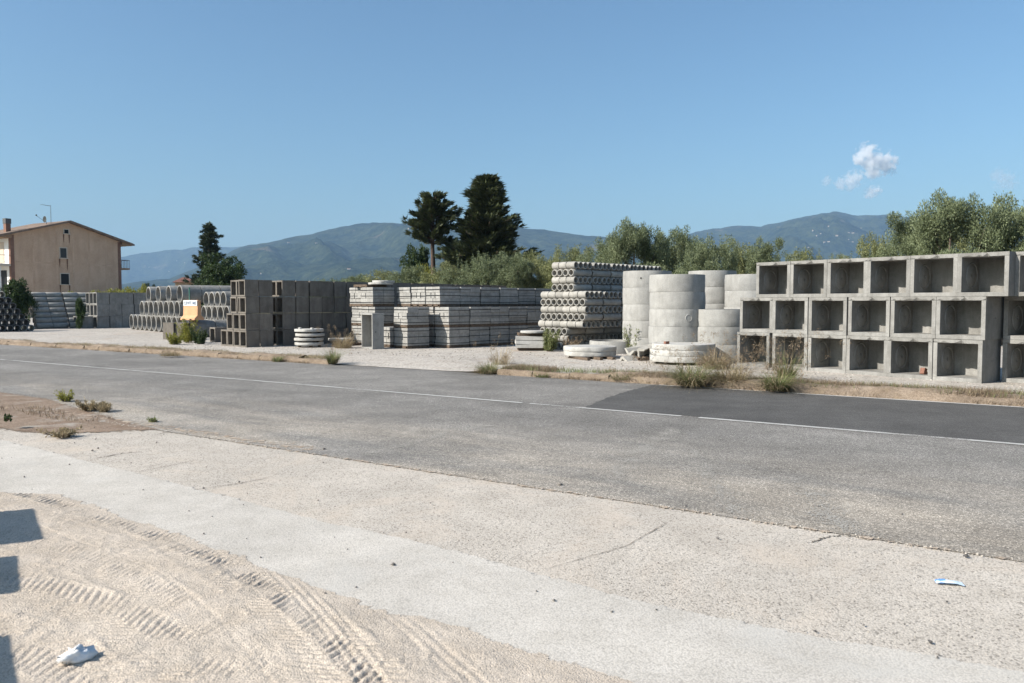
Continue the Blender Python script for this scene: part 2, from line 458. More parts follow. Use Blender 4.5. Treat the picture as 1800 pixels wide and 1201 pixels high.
def yard_f(U, P):                                 # road coordinates r, p
    x = RD.x * U + PD.x * P; y = RD.y * U + PD.y * P
    z = YZ + 0.010 * sines(x, y, 3, 2.0)
    gap = 1 / (1 + np.exp(-(U - 11.6) * 4)) * 1 / (1 + np.exp((U - 17.0) * 4))     # the ramped entrance
    edge = np.clip((P - 15.95) / 1.8, 0, 1)
    z = np.where(gap > 0.02, z * (1 - gap) + gap * (0.006 + (YZ - 0.006) * edge + 0.008 * sines(x, y, 3, 2.0) * edge), z)
    return x, y, z
obj_yard = struct(obj('yard_ground', grid_sheet('yard_ground', np.concatenate([np.arange(-40, 0, 2.0), np.arange(0, 32, 0.4), np.arange(32, 130, 3.0)]),
                  np.concatenate([np.arange(15.95, 27, 0.3), np.arange(27, 75, 3.0)]), yard_f, M['yard'])), 'pale gravel yard behind the kerb')
# painted lines
def line(name, r0, r1, p, w, label):
    sheet(name, [RP(r0, p - w / 2), RP(r1, p - w / 2), RP(r1, p + w / 2), RP(r0, p + w / 2)], 0.008, M['paint'], label)
rr = lambda px, py: rp(G(px, py, 0))[0]
line('road_marking', rr(912, 710), 200, P_MID, 0.085, 'worn white centre line running far left')
line('road_marking', rr(1195, 733), rr(926, 711), P_MID + 0.0, 0.085, 'short worn piece of white centre line')
line('road_marking', -60, rr(1225, 736), P_MID + 0.0, 0.10, 'white centre line beside the dark asphalt')
line('road_marking', -60, rr(1160, 677), P_FAR - 0.10, 0.085, 'white edge line below the grassy kerb')
# kerb stones, earth-covered, in two runs with the entrance between
def kerb_stone_mesh(k):
    g = random.Random(k); L = 1.0; n = 7; mb = MB(); prof = [(-0.02, -0.05), (0.0, 0.10), (0.03, 0.135), (0.15, 0.14), (0.19, 0.08)]
    vs = []
    for i in range(n):
        for (p, z) in prof:
            vs.append((-L / 2 + 0.008 + (L - 0.016) * i / (n - 1), p + g.uniform(-.012, .012), z + g.uniform(-.012, .012)))
    m = len(prof)
    fs = [(i * m + a, i * m + a + 1, (i + 1) * m + a + 1, (i + 1) * m + a) for i in range(n - 1) for a in range(m - 1)]
    fs += [tuple(range(m)), tuple((n - 1) * m + a for a in range(m - 1, -1, -1))]
    mb.add(vs, fs); return mb.mesh('kerb_stone', M['kerb'], 50)
KS = [kerb_stone_mesh(i) for i in range(6)]
kerb_root = struct(obj('kerb', None), 'earth-stained kerb along the far side of the road')
ROTR = math.atan2(-RD.y, -RD.x)
for r in list(np.arange(-12.5, 11.2, 1.0)) + list(np.arange(17.3, 52, 1.0)):
    w = 15.84 if r < 14 else 15.84 - 0.0
    obj('kerb_stone', rnd.choice(KS), kerb_root, RP(r, w + rnd.uniform(-.02, .02) + (.06 if r < 8 else 0), rnd.uniform(-.015, .01) - (.05 if r < 8 else 0)), (0, 0, ROTR + rnd.uniform(-.015, .015)))

# near side: apron, dusty strip, rutted sand, dirt
sheet('apron', [RP(-60, P_NEAR), RP(60, P_NEAR), RP(60, -40), RP(-60, -40)], -0.004, M['apron'], 'exposed aggregate apron on the near side')
def poly_from_px(pxs, z=0.0): return [G(x, y, z) for x, y in pxs]
def interp_line(pts, n):
    d = [0]
    for a, b in zip(pts, pts[1:]): d.append(d[-1] + (b - a).length)
    t = np.linspace(0, d[-1], n)
    return np.stack([np.interp(t, d, [p.x for p in pts]), np.interp(t, d, [p.y for p in pts])], 1)
def band(name, up, lo, z, mat, label, nu=160, nv=24, fade=0.12):
    a = interp_line(up, nu); b = interp_line(lo, nu)
    a = a + 0.03 * np.stack([sines(a[:, 0], a[:, 1], 5, 6), sines(a[:, 0], a[:, 1], 6, 6)], 1)
    b = b + 0.03 * np.stack([sines(b[:, 0], b[:, 1], 8, 6), sines(b[:, 0], b[:, 1], 9, 6)], 1)
    w = np.linspace(0, 1, nv)
    P = a[:, None, :] * (1 - w)[None, :, None] + b[:, None, :] * w[None, :, None]
    width = np.linalg.norm(a - b, axis=1)[:, None]
    e = np.minimum(w[None, :], 1 - w[None, :]) * width / fade - 0.2
    V = np.concatenate([P.reshape(-1, 2), np.full((nu * nv, 1), z)], 1)
    idx = np.arange(nu * nv).reshape(nu, nv)
    F = np.stack([idx[:-1, :-1].ravel(), idx[:-1, 1:].ravel(), idx[1:, 1:].ravel(), idx[1:, :-1].ravel()], 1)
    me = np_mesh(name, V, F, mat, e.ravel(), 'edge')
    if me.polygons[0].normal.z < 0: me.flip_normals()
    return struct(obj(name, me), label)
STRIP_UP = [(-420, 668), (-200, 715), (-20, 764), (110, 795), (250, 830), (400, 866), (560, 908), (760, 950), (960, 1004), (1130, 1050), (1330, 1092), (1560, 1135), (1800, 1175), (2200, 1240), (2700, 1300)]
STRIP_LO = [(-700, 700), (-420, 745), (-200, 790), (-20, 838), (90, 868), (200, 905), (330, 948), (440, 990), (540, 1032), (660, 1075), (800, 1110), (960, 1155), (1100, 1205), (1400, 1330), (1900, 1500)]
band('concrete_strip', poly_from_px(STRIP_UP), [q - Vector((.12, .45, 0)) for q in poly_from_px(STRIP_LO)], 0.003, M['strip'], 'smooth pale dusty concrete strip across the apron')
DIRT_UP = [(-500, 640), (-200, 662), (0, 684), (95, 697), (190, 722), (270, 742), (330, 757)]
DIRT_LO = [(-500, 690), (-200, 728), (0, 768), (80, 774), (160, 770), (250, 766), (335, 760)]
band('dirt_patch', poly_from_px(DIRT_UP), poly_from_px(DIRT_LO), 0.004, M['dirt'], 'brown dirt patch at the left beside the road', 120, 40, 0.7)

def road_band(name, r0, r1, p0, p1, mat, z, label, fade):
    n = 40
    band(name, [RP(r, p1) for r in np.linspace(r0, r1, n)], [RP(r, p0) for r in np.linspace(r0, r1, n)], z, mat, label, 200, 24, fade)
road_band('sand_drift', 7.2, 13.5, 5.9, 7.15, M['drift'], .005, 'tan sand drifted over the near road edge', .9)
road_band('sand_drift', -4, 8.5, 6.14, 6.50, M['drift'], .0055, 'thin line of sand along the near road edge', .26)
def streak(px, w, label):
    c = [G(a, b, 0) for a, b in px]
    band('dust_streak', [q + Vector((PD.y, -PD.x, 0)) * 0 + Vector((RD.x, RD.y, 0)) * w for q in c], [q - Vector((RD.x, RD.y, 0)) * w for q in c], .0062, M['dust'], label, 90, 18, w * 1.1)
streak([(1075, 850), (1120, 800), (1165, 770), (1190, 752)], .55, 'pale dust streak across the near lane')
streak([(1290, 905), (1260, 860), (1235, 820), (1215, 790)], .35, 'faint dust streak beside the wider one')
streak([(640, 800), (760, 770), (860, 748)], .5, 'dust streak at the left of the near lane')
streak([(1500, 940), (1430, 880), (1390, 840)], .4, 'dust streak at the right of the near lane')
def spline(pts, n=170):
    p = interp_line([Vector((q.x, q.y, 0)) for q in pts], n)
    k = np.ones(17) / 17
    pad = np.concatenate([np.repeat(p[:1], 8, 0), p, np.repeat(p[-1:], 8, 0)])
    return np.stack([np.convolve(pad[:, 0], k, 'valid'), np.convolve(pad[:, 1], k, 'valid')], 1)
def track_field(X, Y, pts, chunk=8000):
    P = spline(pts)
    T = np.gradient(P, axis=0); T /= np.linalg.norm(T, axis=1)[:, None]
    s = np.concatenate([[0], np.cumsum(np.linalg.norm(np.diff(P, axis=0), axis=1))])
    Q = np.stack([X, Y], 1); lat = np.empty(len(Q)); along = np.empty(len(Q))
    for i in range(0, len(Q), chunk):
        q = Q[i:i + chunk]
        d2 = ((q[:, None, :] - P[None]) ** 2).sum(2); k = d2.argmin(1)
        dv = q - P[k]
        lat[i:i + chunk] = T[k, 0] * dv[:, 1] - T[k, 1] * dv[:, 0]
        along[i:i + chunk] = s[k] + (dv * T[k]).sum(1)
    return lat, along
def fbm0(x, y, seed):
    z = 0
    for i in range(4):
        T = np.random.default_rng(seed + i).random((64, 64)); f = 2 ** i; X, Y = x * f, y * f
        xi = np.floor(X).astype(int); yi = np.floor(Y).astype(int); fx = X - xi; fy = Y - yi
        z = z + .5 ** (i + 1) * ((T[xi % 64, yi % 64] * (1 - fx) + T[(xi + 1) % 64, yi % 64] * fx) * (1 - fy) + (T[xi % 64, (yi + 1) % 64] * (1 - fx) + T[(xi + 1) % 64, (yi + 1) % 64] * fx) * fy)
    return z / .9375
def build_sand():
    xs = np.arange(-4.9, 1.6, 0.0105); ys = np.arange(2.8, 7.2, 0.010)
    X, Y = np.meshgrid(xs, ys, indexing='ij'); sh = X.shape
    x, y = X.ravel(), Y.ravel()
    lo = interp_line(poly_from_px(STRIP_LO), 400)
    bd = np.interp(x, lo[:, 0], lo[:, 1])            # rim of the sand, y as a function of x
    rim = bd - y + 0.07 * sines(x, y, 21, 9) + 0.03 * sines(x, y, 22, 30)
    rim = rim + .10
    e = rim / 0.16
    soft = np.clip(rim / .30, 0, 1)
    z = 0.005 + 0.022 * np.clip(rim / 0.6, 0, 1) + soft * (0.006 * sines(x, y, 23, 5) + 0.0035 * sines(x, y, 24, 26, 9))
    z += soft * (0.012 * (fbm0(x * 14, y * 14, 40) - .5) + rng.normal(0, 0.0006, x.shape))
    px = lambda *q: [G(a, b, 0) for a, b in q]
    wob = 0.02 * sines(x, y, 25, 12)
    brk = np.clip(4.2 * fbm0(x * 5.1, y * 5.1, 5) - 1.40, 0.0, 1)
    def lug(pts, w, pitch, depth, slant=0.9, side=0):
        nonlocal z
        lat, s = track_field(x, y, px(*pts)); lat = lat + wob
        m = 1 / (1 + np.exp((np.abs(lat) - w / 2) / 0.012))
        ph = s / pitch + np.sign(lat) * 0.25 * side + np.abs(lat) / pitch * slant
        fr = ph - np.floor(ph); sq = .5 - 2.1 * np.exp(-((fr - .5) / .14) ** 4)
        z = z - m * depth * 0.06 + m * brk * depth * 0.33 * sq
        z = z + 0.003 * brk * np.exp(-((np.abs(lat) - w / 2 - 0.02) / 0.02) ** 2)
    def ribs(pts, w, n, depth):
        nonlocal z
        lat, s = track_field(x, y, px(*pts)); lat = lat + wob * 0.3
        m = 1 / (1 + np.exp((np.abs(lat) - w / 2) / 0.008))
        z = z - m * depth * 0.4 + m * depth * 0.7 * np.tanh(np.sin(lat / w * 2 * np.pi * n) * 2) * (0.7 + 0.3 * np.sin(2 * np.pi * s / 0.045))
    lug([(20, 872), (180, 915), (300, 955), (420, 1020), (520, 1100), (600, 1190), (690, 1300)], 0.30, 0.060, 0.015, 0.8)
    lug([(130, 893), (250, 930), (380, 980), (500, 1045), (600, 1125), (690, 1225), (770, 1330)], 0.22, 0.072, 0.017, -0.7, 1)
    lug([(-100, 1005), (40, 1040), (160, 1072), (250, 1118), (350, 1205), (430, 1300)], 0.36, 0.064, 0.014, 0.9, 1)
    lug([(-160, 1085), (0, 1115), (110, 1160), (190, 1225), (260, 1310)], 0.32, 0.07, 0.013, -0.8)
    lug([(-60, 935), (120, 978), (250, 1035), (360, 1115), (440, 1205), (520, 1310)], 0.30, 0.055, 0.008, 0.6, 1)
    ribs([(300, 945), (400, 1000), (480, 1070), (560, 1160), (640, 1270)], 0.05, 1, 0.003)
    ribs([(500, 1010), (560, 1075), (630, 1165), (700, 1270)], 0.20, 4, 0.005)
    ribs([(640, 1040), (720, 1100), (820, 1195), (920, 1300)], 0.17, 3, 0.004)
    ribs([(150, 960), (280, 1010), (380, 1085), (460, 1180), (540, 1290)], 0.06, 1, 0.003)
    z = z + 0.006 * np.clip(fbm0(x * 22, y * 22, 60) - .62, 0, 1) * 5 * (fbm0(x * 4, y * 4, 66) > .5)
    z = np.where(rim < .3, .0046 + (z - .0046) * np.clip(rim / .3, 0, 1), z)
    V = np.stack([x, y, z], 1)
    idx = np.arange(len(x)).reshape(sh)
    F = np.stack([idx[:-1, :-1].ravel(), idx[1:, :-1].ravel(), idx[1:, 1:].ravel(), idx[:-1, 1:].ravel()], 1)
    F = F[(e[F] > -1.0).all(1)]
    used = np.unique(F); re = -np.ones(len(x), int); re[used] = np.arange(len(used))
    me = np_mesh('sand_ground', V[used], re[F], M['sand'], np.clip(e[used], -1, 2), 'edge', True)
    return struct(obj('sand_ground', me), 'loose sand with tyre tracks at the lower left')
build_sand()

def stones(name, pos, size, mat, label, flat=0.6):
    """many loose stones nobody could count: one object"""
    base = np.array([(1, 0, 0), (-1, 0, 0), (0, 1, 0), (0, -1, 0), (0, 0, 1), (0, 0, -1)], float)
    tri = np.array([(0, 2, 4), (2, 1, 4), (1, 3, 4), (3, 0, 4), (2, 0, 5), (1, 2, 5), (3, 1, 5), (0, 3, 5)])
    n = len(pos)
    a = rng.uniform(0, 6.28, n); c, s = np.cos(a), np.sin(a)
    B = base[None] * (size[:, None, None] * rng.uniform(0.6, 1.3, (n, 6, 1))) * np.array([1, .75, flat])
    x = B[:, :, 0] * c[:, None] - B[:, :, 1] * s[:, None]; y = B[:, :, 0] * s[:, None] + B[:, :, 1] * c[:, None]
    V = np.stack([x + pos[:, 0:1], y + pos[:, 1:2], B[:, :, 2] + pos[:, 2:3] + size[:, None] * 0.25], 2).reshape(-1, 3)
    F = (tri[None] + np.arange(n)[:, None, None] * 6).reshape(-1, 3)
    t = np.repeat(rng.random(n), 6)
    o = obj(name, np_mesh(name, V, F, mat, t)); o['kind'] = 'stuff'; o['label'] = label
    return o
def stone_mat(name, stops):
    m, nt, out = new_mat(name)
    at = N(nt, 'ShaderNodeAttribute', attribute_name='tint')
    principled(nt, out, ramp(nt, at.outputs['Fac'], stops), 0.9); return m
M['pebble'] = stone_mat('pebbles', [(0.0, (0.10, 0.095, 0.09)), (0.35, (0.30, 0.27, 0.23)), (0.7, (0.48, 0.43, 0.37)), (1.0, (0.62, 0.58, 0.53))])
M['pebble_dark'] = stone_mat('dark_pebbles', [(0.0, (0.05, 0.05, 0.052)), (1.0, (0.22, 0.20, 0.18))])
n = 9000
r_ = rng.uniform(-4, 11, n); p_ = rng.uniform(2.4, 6.25, n) ** 1.0
pos = np.stack([RD.x * r_ + PD.x * p_, RD.y * r_ + PD.y * p_, np.full(n, -0.002)], 1)
lo_ = interp_line(poly_from_px(STRIP_UP), 300)
keep = pos[:, 1] > np.interp(pos[:, 0], lo_[:, 0], lo_[:, 1]) + 0.03
pos = pos[keep]
stones('aggregate_stones', pos, rng.uniform(0.002, 0.0062, len(pos)), M['pebble'], 'small stones standing out of the aggregate apron')
n = 230
r_ = rng.uniform(-4, 12, n); p_ = rng.uniform(1.8, 7.2, n)
pos = np.stack([RD.x * r_ + PD.x * p_, RD.y * r_ + PD.y * p_, np.full(n, 0.006)], 1)
stones('loose_pebbles', pos, rng.gamma(2.0, 0.0035, n) + 0.004, M['pebble_dark'], 'dark loose pebbles scattered on the near ground')
n = 1100                                          # grit ridge along the near edge of the asphalt
r_ = rng.uniform(-5, 14, n); p_ = P_NEAR + rng.normal(0, 0.025, n)
pos = np.stack([RD.x * r_ + PD.x * p_, RD.y * r_ + PD.y * p_, np.full(n, 0.001)], 1)
stones('road_edge_grit', pos, rng.uniform(0.004, 0.013, n), M['pebble'], 'line of grit along the near edge of the asphalt')
n = 5000                                          # yard gravel
r_ = rng.uniform(-3, 30, n); p_ = rng.uniform(16.2, 24, n)
pos = np.stack([RD.x * r_ + PD.x * p_, RD.y * r_ + PD.y * p_, np.full(n, YZ)], 1)
gap_ = (r_ > 11.0) & (r_ < 17.6) & (p_ < 18.2)
stones('yard_gravel', pos[~gap_], rng.uniform(0.008, 0.028, (~gap_).sum()), M['pebble'], 'loose gravel lying on the yard')

# cracks in the apron as thin dark fissures in a sunk joint
M['crack'] = plain('crack_dirt', (0.10, 0.085, 0.07), 1.0)
def fissure(px, w, label):
    P = [G(a, b, 0) for a, b in px]; L = interp_line(P, 40); mb = MB(); vs = []
    for i, q in enumerate(L):
        t = L[min(i + 1, 39)] - L[max(i - 1, 0)]; t = t / np.linalg.norm(t); nrm = np.array([-t[1], t[0]])
        ww = w * (0.3 + 0.9 * rnd.random()) * math.sin(math.pi * (i + 0.7) / 40.4) ** 0.4
        q = q + nrm * rnd.uniform(-1, 1) * w * 1.2
        vs += [(*(q + nrm * ww), 0.0015), (*(q - nrm * ww), 0.0015)]
    mb.add(vs, [(2 * i, 2 * i + 2, 2 * i + 3, 2 * i + 1) for i in range(39)])
    struct(obj('crack', mb.mesh('crack', M['crack'])), label)
for i, (pp, w) in enumerate([([(168, 806), (215, 797), (250, 794)], .011), ([(265, 767), (285, 762), (318, 752)], .008), ([(1420, 955), (1455, 944), (1505, 938)], .010),
                             ([(240, 830), (300, 818), (350, 808)], .005), ([(330, 862), (420, 850), (480, 838)], .005), ([(960, 1000), (1100, 960), (1180, 915)], .004)]):
    fissure(pp, w, 'thin %s crack in the apron' % ORD[i])

# ================================================================== the concrete yard
# ---- open box chambers stacked at the right
BW, BH, BD = 0.965, 0.885, 0.93
def chip(mb_pts): return mb_pts
def chamber_mesh(k, w=BW, h=BH, d=BD, t=0.082):
    """open-fronted box: front at y=0, back towards +y, x to the right; round hole through each side"""
    g = random.Random(k); mb = MB()
    # back slab, floor, lid
    mb.box(t, w - t, d - t, d, t, h - t)
    n = 15
    def lip(z0, z1, ragged):                     # lid and floor with a broken front arris
        xs = [w * i / (n - 1) for i in range(n)]
        vs = []
        for i, x in enumerate(xs):
            c = g.uniform(0, 0.010) + (g.uniform(.015, .04) if ragged and g.random() < 0.3 else 0) + (0.055 if ragged and i == n // 2 + 1 else 0)
            if ragged:
                vs += [(x, 0, z1), (x, c * 0.25, z0 + c), (x, c, z0), (x, d, z0), (x, d, z1)]
            else:
                vs += [(x, 0, z0), (x, d, z0), (x, d, z1), (x, c, z1), (x, c * 0.25, z1 - c)]
        fs = [(i * 5 + a, i * 5 + (a + 1) % 5, (i + 1) * 5 + (a + 1) % 5, (i + 1) * 5 + a) for i in range(n - 1) for a in range(5)]
        fs += [tuple(range(4, -1, -1)), tuple((n - 1) * 5 + a for a in range(5))]
        mb.add(vs, fs)
    lip(h - t, h, True); lip(0, t, False)
    # sides, each with the lifting hole
    mb.plate_hole((0, 0, t), (0, 1, 0), (0, 0, 1), (1, 0, 0), d, h - 2 * t, t, (d * 0.52, (h - 2 * t) * 0.5), 0.022)
    mb.plate_hole((w - t, 0, t), (0, 1, 0), (0, 0, 1), (1, 0, 0), d, h - 2 * t, t, (d * 0.52, (h - 2 * t) * 0.5), 0.022)
    return mb.mesh('box_chamber', [M['conc'], M['hole']])
def knock_mesh():                                # round cast-in ring for a pipe, proud of the inner wall
    mb = MB(); n = 28
    prof = [(0.05, 0.000), (0.05, 0.010), (0.215, 0.010), (0.225, 0.002), (0.240, 0.002), (0.250, 0.018), (0.262, 0.018), (0.270, 0.0)]
    vs = [(h, r * math.cos(2 * math.pi * i / n), r * math.sin(2 * math.pi * i / n)) for i in range(n) for r, h in prof]
    k = len(prof)
    fs = [(i * k + a, ((i + 1) % n) * k + a, ((i + 1) % n) * k + a + 1, i * k + a + 1) for i in range(n) for a in range(k - 1)]
    mb.add(vs, fs); return mb.mesh('knockout_ring', M['conc'], 40)
CH = [chamber_mesh(i) for i in range(5)]; KN = knock_mesh()
C0 = G(1296, 643); C6 = G(1722, 674.5)
Q2 = Vector((C6.x - C0.x, C6.y - C0.y)).normalized(); Nn = Vector((-Q2.y, Q2.x))
if Nn.y < 0: Nn = -Nn
ROTQ = math.atan2(Q2.y, Q2.x)
def t_of_px(px, o=C0):
    k = (px - 900) / FPX
    return (k * o.y - o.x) / (Q2.x - k * Q2.y)
def chamber(t, back, z, label, group='open box chambers stacked by the kerb'):
    p = Vector((C0.x + Q2.x * t + Nn.x * back, C0.y + Q2.y * t + Nn.y * back, z))
    e = tag(obj('box_chamber', None, None, p, (0, 0, ROTQ + rnd.uniform(-.006, .006))), label, 'box chamber', group)
    obj('shell', rnd.choice(CH), e)
    obj('knockout_ring', KN, e, (0.082, BD * 0.52, BH * 0.5))
    return e
rowname = ['bottom', 'middle', 'top']
starts = [[1296, 1358, 1421, 1487, 1560, 1641], [1300, 1357.5, 1420.5, 1490, 1565, 1645], [1328, 1387, 1452, 1518.5, 1594, 1674, 1765]]
extra = ['', '', '']
for r, row in enumerate(starts):
    ts = [t_of_px(px) for px in row]
    for i in range(1, len(ts)): ts[i] = max(ts[i], ts[i - 1] + BW + 0.004)
    for i, t in enumerate(ts):
        note = {(0, 1): ', behind seed grass', (0, 4): ', with a rusty brick inside', (0, 5): ', right side bare', (1, 5): ', right side bare',
                (2, 6): ', beyond the narrow gap'}.get((r, i), '')
        chamber(t, (0.30 if (r, i) == (2, 6) else rnd.uniform(0, 0.02)), YZ + r * (BH + 0.004),
                'open box chamber, %s from left in %s row%s' % (ORD[i], rowname[r], note))
for r in range(2):
    chamber(t_of_px(1722) + 0.17, 0.74, YZ + r * (BH + 0.004), 'set-back box chamber cut by the right edge, %s row' % rowname[r])
    chamber(t_of_px(1722) + 0.17 + BW + 0.01, 0.74, YZ + r * (BH + 0.004), 'set-back box chamber outside the right edge, %s row' % rowname[r])
chamber(t_of_px(1765) + BW + 0.02, 0.30, YZ + 2 * (BH + 0.004), 'open concrete box chamber outside the right edge, top row')
# the brick in the fifth bottom box
bk = MB(); bk.box(-.05, .05, -.05, .05, 0, .13, 0, Matrix.Rotation(.3, 3, 'Y'), 0.006); bk.box(-.02, .10, -.04, .05, 0.0, .05, 0, None, 0.006)
t5 = t_of_px(1560) + 0.66
tag(obj('brick_piece', bk.mesh('brick_piece', M['brick']), None, (C0.x + Q2.x * t5 + Nn.x * .3, C0.y + Q2.y * t5 + Nn.y * .3, YZ + 0.088), (0, 0, .5)),
    'broken rusty red brick lying inside a bottom box chamber', 'brick')

# ---- well rings
def ring_mesh(k, r, h, t=0.09, holes=()):
    g = random.Random(k); mb = MB(); n = 48
    prof = [(r - t, 0), (r - 0.012, 0), (r, 0.012), (r, h * 0.33), (r, h * 0.66), (r, h - 0.012), (r - 0.012, h), (r - t, h)]
    kk = len(prof); vs = []
    for i in range(n):
        a = 2 * math.pi * i / n
        for j, (q, z) in enumerate(prof):
            c = g.uniform(0, 0.012) if j in (2, 5) else 0
            q2 = q - c + g.uniform(-.002, .002)
            vs.append((q2 * math.cos(a), q2 * math.sin(a), z - (c if j == 5 else -c) if j in (2, 5) else z))
    fs = [(i * kk + a, ((i + 1) % n) * kk + a, ((i + 1) % n) * kk + (a + 1) % kk, i * kk + (a + 1) % kk) for i in range(n) for a in range(kk)]
    mb.add(vs, fs)
    for (ang, z, rad) in holes:                  # cast sockets: a raised collar, hole shade painted on the smaller mouths
        c = Vector((math.cos(ang), math.sin(ang), 0)); u = Vector((-c.y, c.x, 0)); w = Vector((0, 0, 1)); o = c * (r - 0.004) + w * z; m = 14
        P = [(rad * 1.25, 0.0), (rad * 1.2, 0.012), (rad, 0.012), (rad * 0.92, -0.0)]
        vs = [o + (u * math.cos(6.283 * i / m) + w * math.sin(6.283 * i / m)) * q + c * dd for i in range(m) for q, dd in P]
        mb.add(vs, [(i * 4 + a, ((i + 1) % m) * 4 + a, ((i + 1) % m) * 4 + a + 1, i * 4 + a + 1) for i in range(m) for a in range(3)], 0)
        mb.add([o + (u * math.cos(6.283 * i / m) + w * math.sin(6.283 * i / m)) * rad + c * 0.006 for i in range(m)], [tuple(range(m))], 1 if rad < 0.05 else 0)
    return mb.mesh('well_ring', [M['conc_ring'], M['hole']], 35)
def ring_stack(px, Y, r, h, count, where, seed, socks={}):
    u = (px - 900) / FPX
    x = u * (Y * math.cos(TH) + CAMZ * 0.05)
    toc = math.atan2(-Y, -x)                     # bearing back to the road
    for i in range(count):
        hs = [(toc + a, z * h, q) for a, z, q in socks.get(i, [])]
        me = ring_mesh(seed * 10 + i, r, h, 0.09, hs)
        o = obj('well_ring', me, None, (x + rnd.uniform(-.012, .012), Y + rnd.uniform(-.012, .012), YZ + i * (h + 0.003)))
        tag(o, 'concrete well ring, %s from ground, %s' % (ORD[i], where), 'well ring', 'stacked concrete well rings')
ring_stack(1136, 26.0, 0.785, 0.53, 5, 'in the rear left stack beside the pipes', 1, {4: [(-.25, .55, .028)], 2: [(.72, .5, .03)], 1: [(-.75, .5, .03)]})
ring_stack(1189, 22.9, 0.79, 0.485, 5, 'in the tall front stack', 2, {2: [(.42, .5, .085)], 3: [(1.15, .5, .05)]})
ring_stack(1265, 22.6, 0.80, 0.485, 3, 'in the low stack beside the box chambers', 3, {2: [(1.0, .6, .04)]})
ring_stack(1250, 26.5, 0.78, 0.535, 5, 'in the shaded stack behind the front rings', 4)
ring_stack(1318, 24.9, 0.80, 0.50, 5, 'in the stack behind the first box chamber', 5)

# ---- round slabs
def slab_mesh(k, r, h): 
    mb = MB(); mb.disc(r, 0, h, 44, 0, 0.004); return mb.mesh('round_slab', M['conc_white'], 40)
def bearers(p, r, name_label, h=0.075):
    mb = MB()
    for dx in (-r * .55, 0, r * .55): mb.box(dx - .05, dx + .05, -r * .8, r * .8, 0, h, 0, None, .004)
    tag(obj('wooden_bearers', mb.mesh('wooden_bearers', M['wood']), None, p, (0, 0, 0.4)), name_label, 'timber')
p = G(1040, 631); bearers(p, 0.74, 'low timber bearers under the wide round slab')
for i in range(2):
    tag(obj('round_slab', slab_mesh(i, 0.785 + .01 * i, 0.135), None, (p.x, p.y + .55, YZ + .076 + i * .138)), 'wide round concrete slab on the gravel, %s one of the pair' % ('lower' if i == 0 else 'upper'), 'round slab', 'round concrete slabs')
p = G(1207, 642); bearers(p + Vector((0, .5, 0)), 0.74, 'timber bearers under the brick-topped slab')
for i in range(3):
    tag(obj('round_slab', slab_mesh(5 + i, 0.86 - .008 * i, 0.155), None, (p.x + .02 * i, p.y + .6, YZ + .076 + i * .158)), 'thick round slab under a brick by the grass, %s of three' % ['lowest', 'middle', 'topmost'][i], 'round slab', 'round concrete slabs')
bk = MB(); bk.box(-.06, .06, -.05, .05, 0, .07, 0, None, .006)
q = D(1172, 600, p.y + 0.15)
tag(obj('brick_piece', bk.mesh('brick_piece', M['brick']), None, (q.x, p.y + .18, YZ + .076 + 3 * .158 + .002), (0, 0, .4)), 'small red brick piece on top of the round slab', 'brick')
p = G(1083, 622)
o = obj('well_ring', ring_mesh(77, 0.80, 0.40, 0.07, [(-1.7, .12, .03)]), None, (p.x, p.y + .6, YZ)); tag(o, 'single pale concrete ring on the ground behind the wide slab', 'well ring')
p = G(538, 611.5)
for i in range(4):
    zz = YZ + 0.02 + i * 0.165
    sp = MB()
    for a in range(4): 
        c, s = .36 * math.cos(a * 1.57 + .4), .36 * math.sin(a * 1.57 + .4); sp.box(c - .05, c + .05, s - .05, s + .05, 0, 0.058, 0, None, .004)
    tag(obj('wooden_spacers', sp.mesh('wooden_spacers', M['wood']), None, (p.x, p.y + .5, zz - .0), (0, 0, i)), 'wood spacers under the %s disc of the small cover stack' % ORD[i], 'timber')
    me = MB(); me.disc(0.53, 0, .10, 40, 0, .006)
    if i == 3:
        for a in (0.6, 2.8): me.box(.35 * math.cos(a) - .05, .35 * math.cos(a) + .05, .35 * math.sin(a) - .04, .35 * math.sin(a) + .04, .10, .15, 0, None, .008)
    tag(obj('manhole_cover', me.mesh('manhole_cover', M['conc_white'], 40), None, (p.x + rnd.uniform(-.02, .02), p.y + .5, zz + .061), (0, 0, rnd.uniform(0, 6))), 'pale concrete cover disc, %s from ground in the small stack' % ORD[i], 'cover slab', 'stack of concrete cover discs')
p = G(592, 609)
me = MB(); me.disc(0.46, 0, .09, 40, 0, .006)
tag(obj('manhole_cover', me.mesh('manhole_cover', M['conc_white'], 40), None, (p.x, p.y + .6, YZ + .20)), 'single pale cover disc half hidden by dry grass', 'cover slab')
def pallet_mesh(la=1.0, lb=0.8, h=0.105):
    mb = MB()
    for y in (0.0, lb / 2 - .05, lb - .10): mb.box(0, la, y, y + .10, .02, h - .02)
    for i in range(6):
        x = i * (la - .11) / 5; mb.box(x, x + .11, 0, lb, h - .02, h)
    for y in (0.0, lb / 2 - .05, lb - .10): mb.box(0, la, y + .005, y + .095, 0, .02)
    for xx in (0, la / 2 - .05, la - .10): mb.box(xx, xx + .10, -.004, lb + .004, 0.022, h - .022)
    return mb.mesh('pallet', M['wood'])
PAL = pallet_mesh()
tag(obj('pallet', PAL, None, AB(p, -.1, -.45) + Vector((0, .5, .002)), (0, 0, ROTA)), 'wooden pallet carrying the single cover disc', 'pallet')
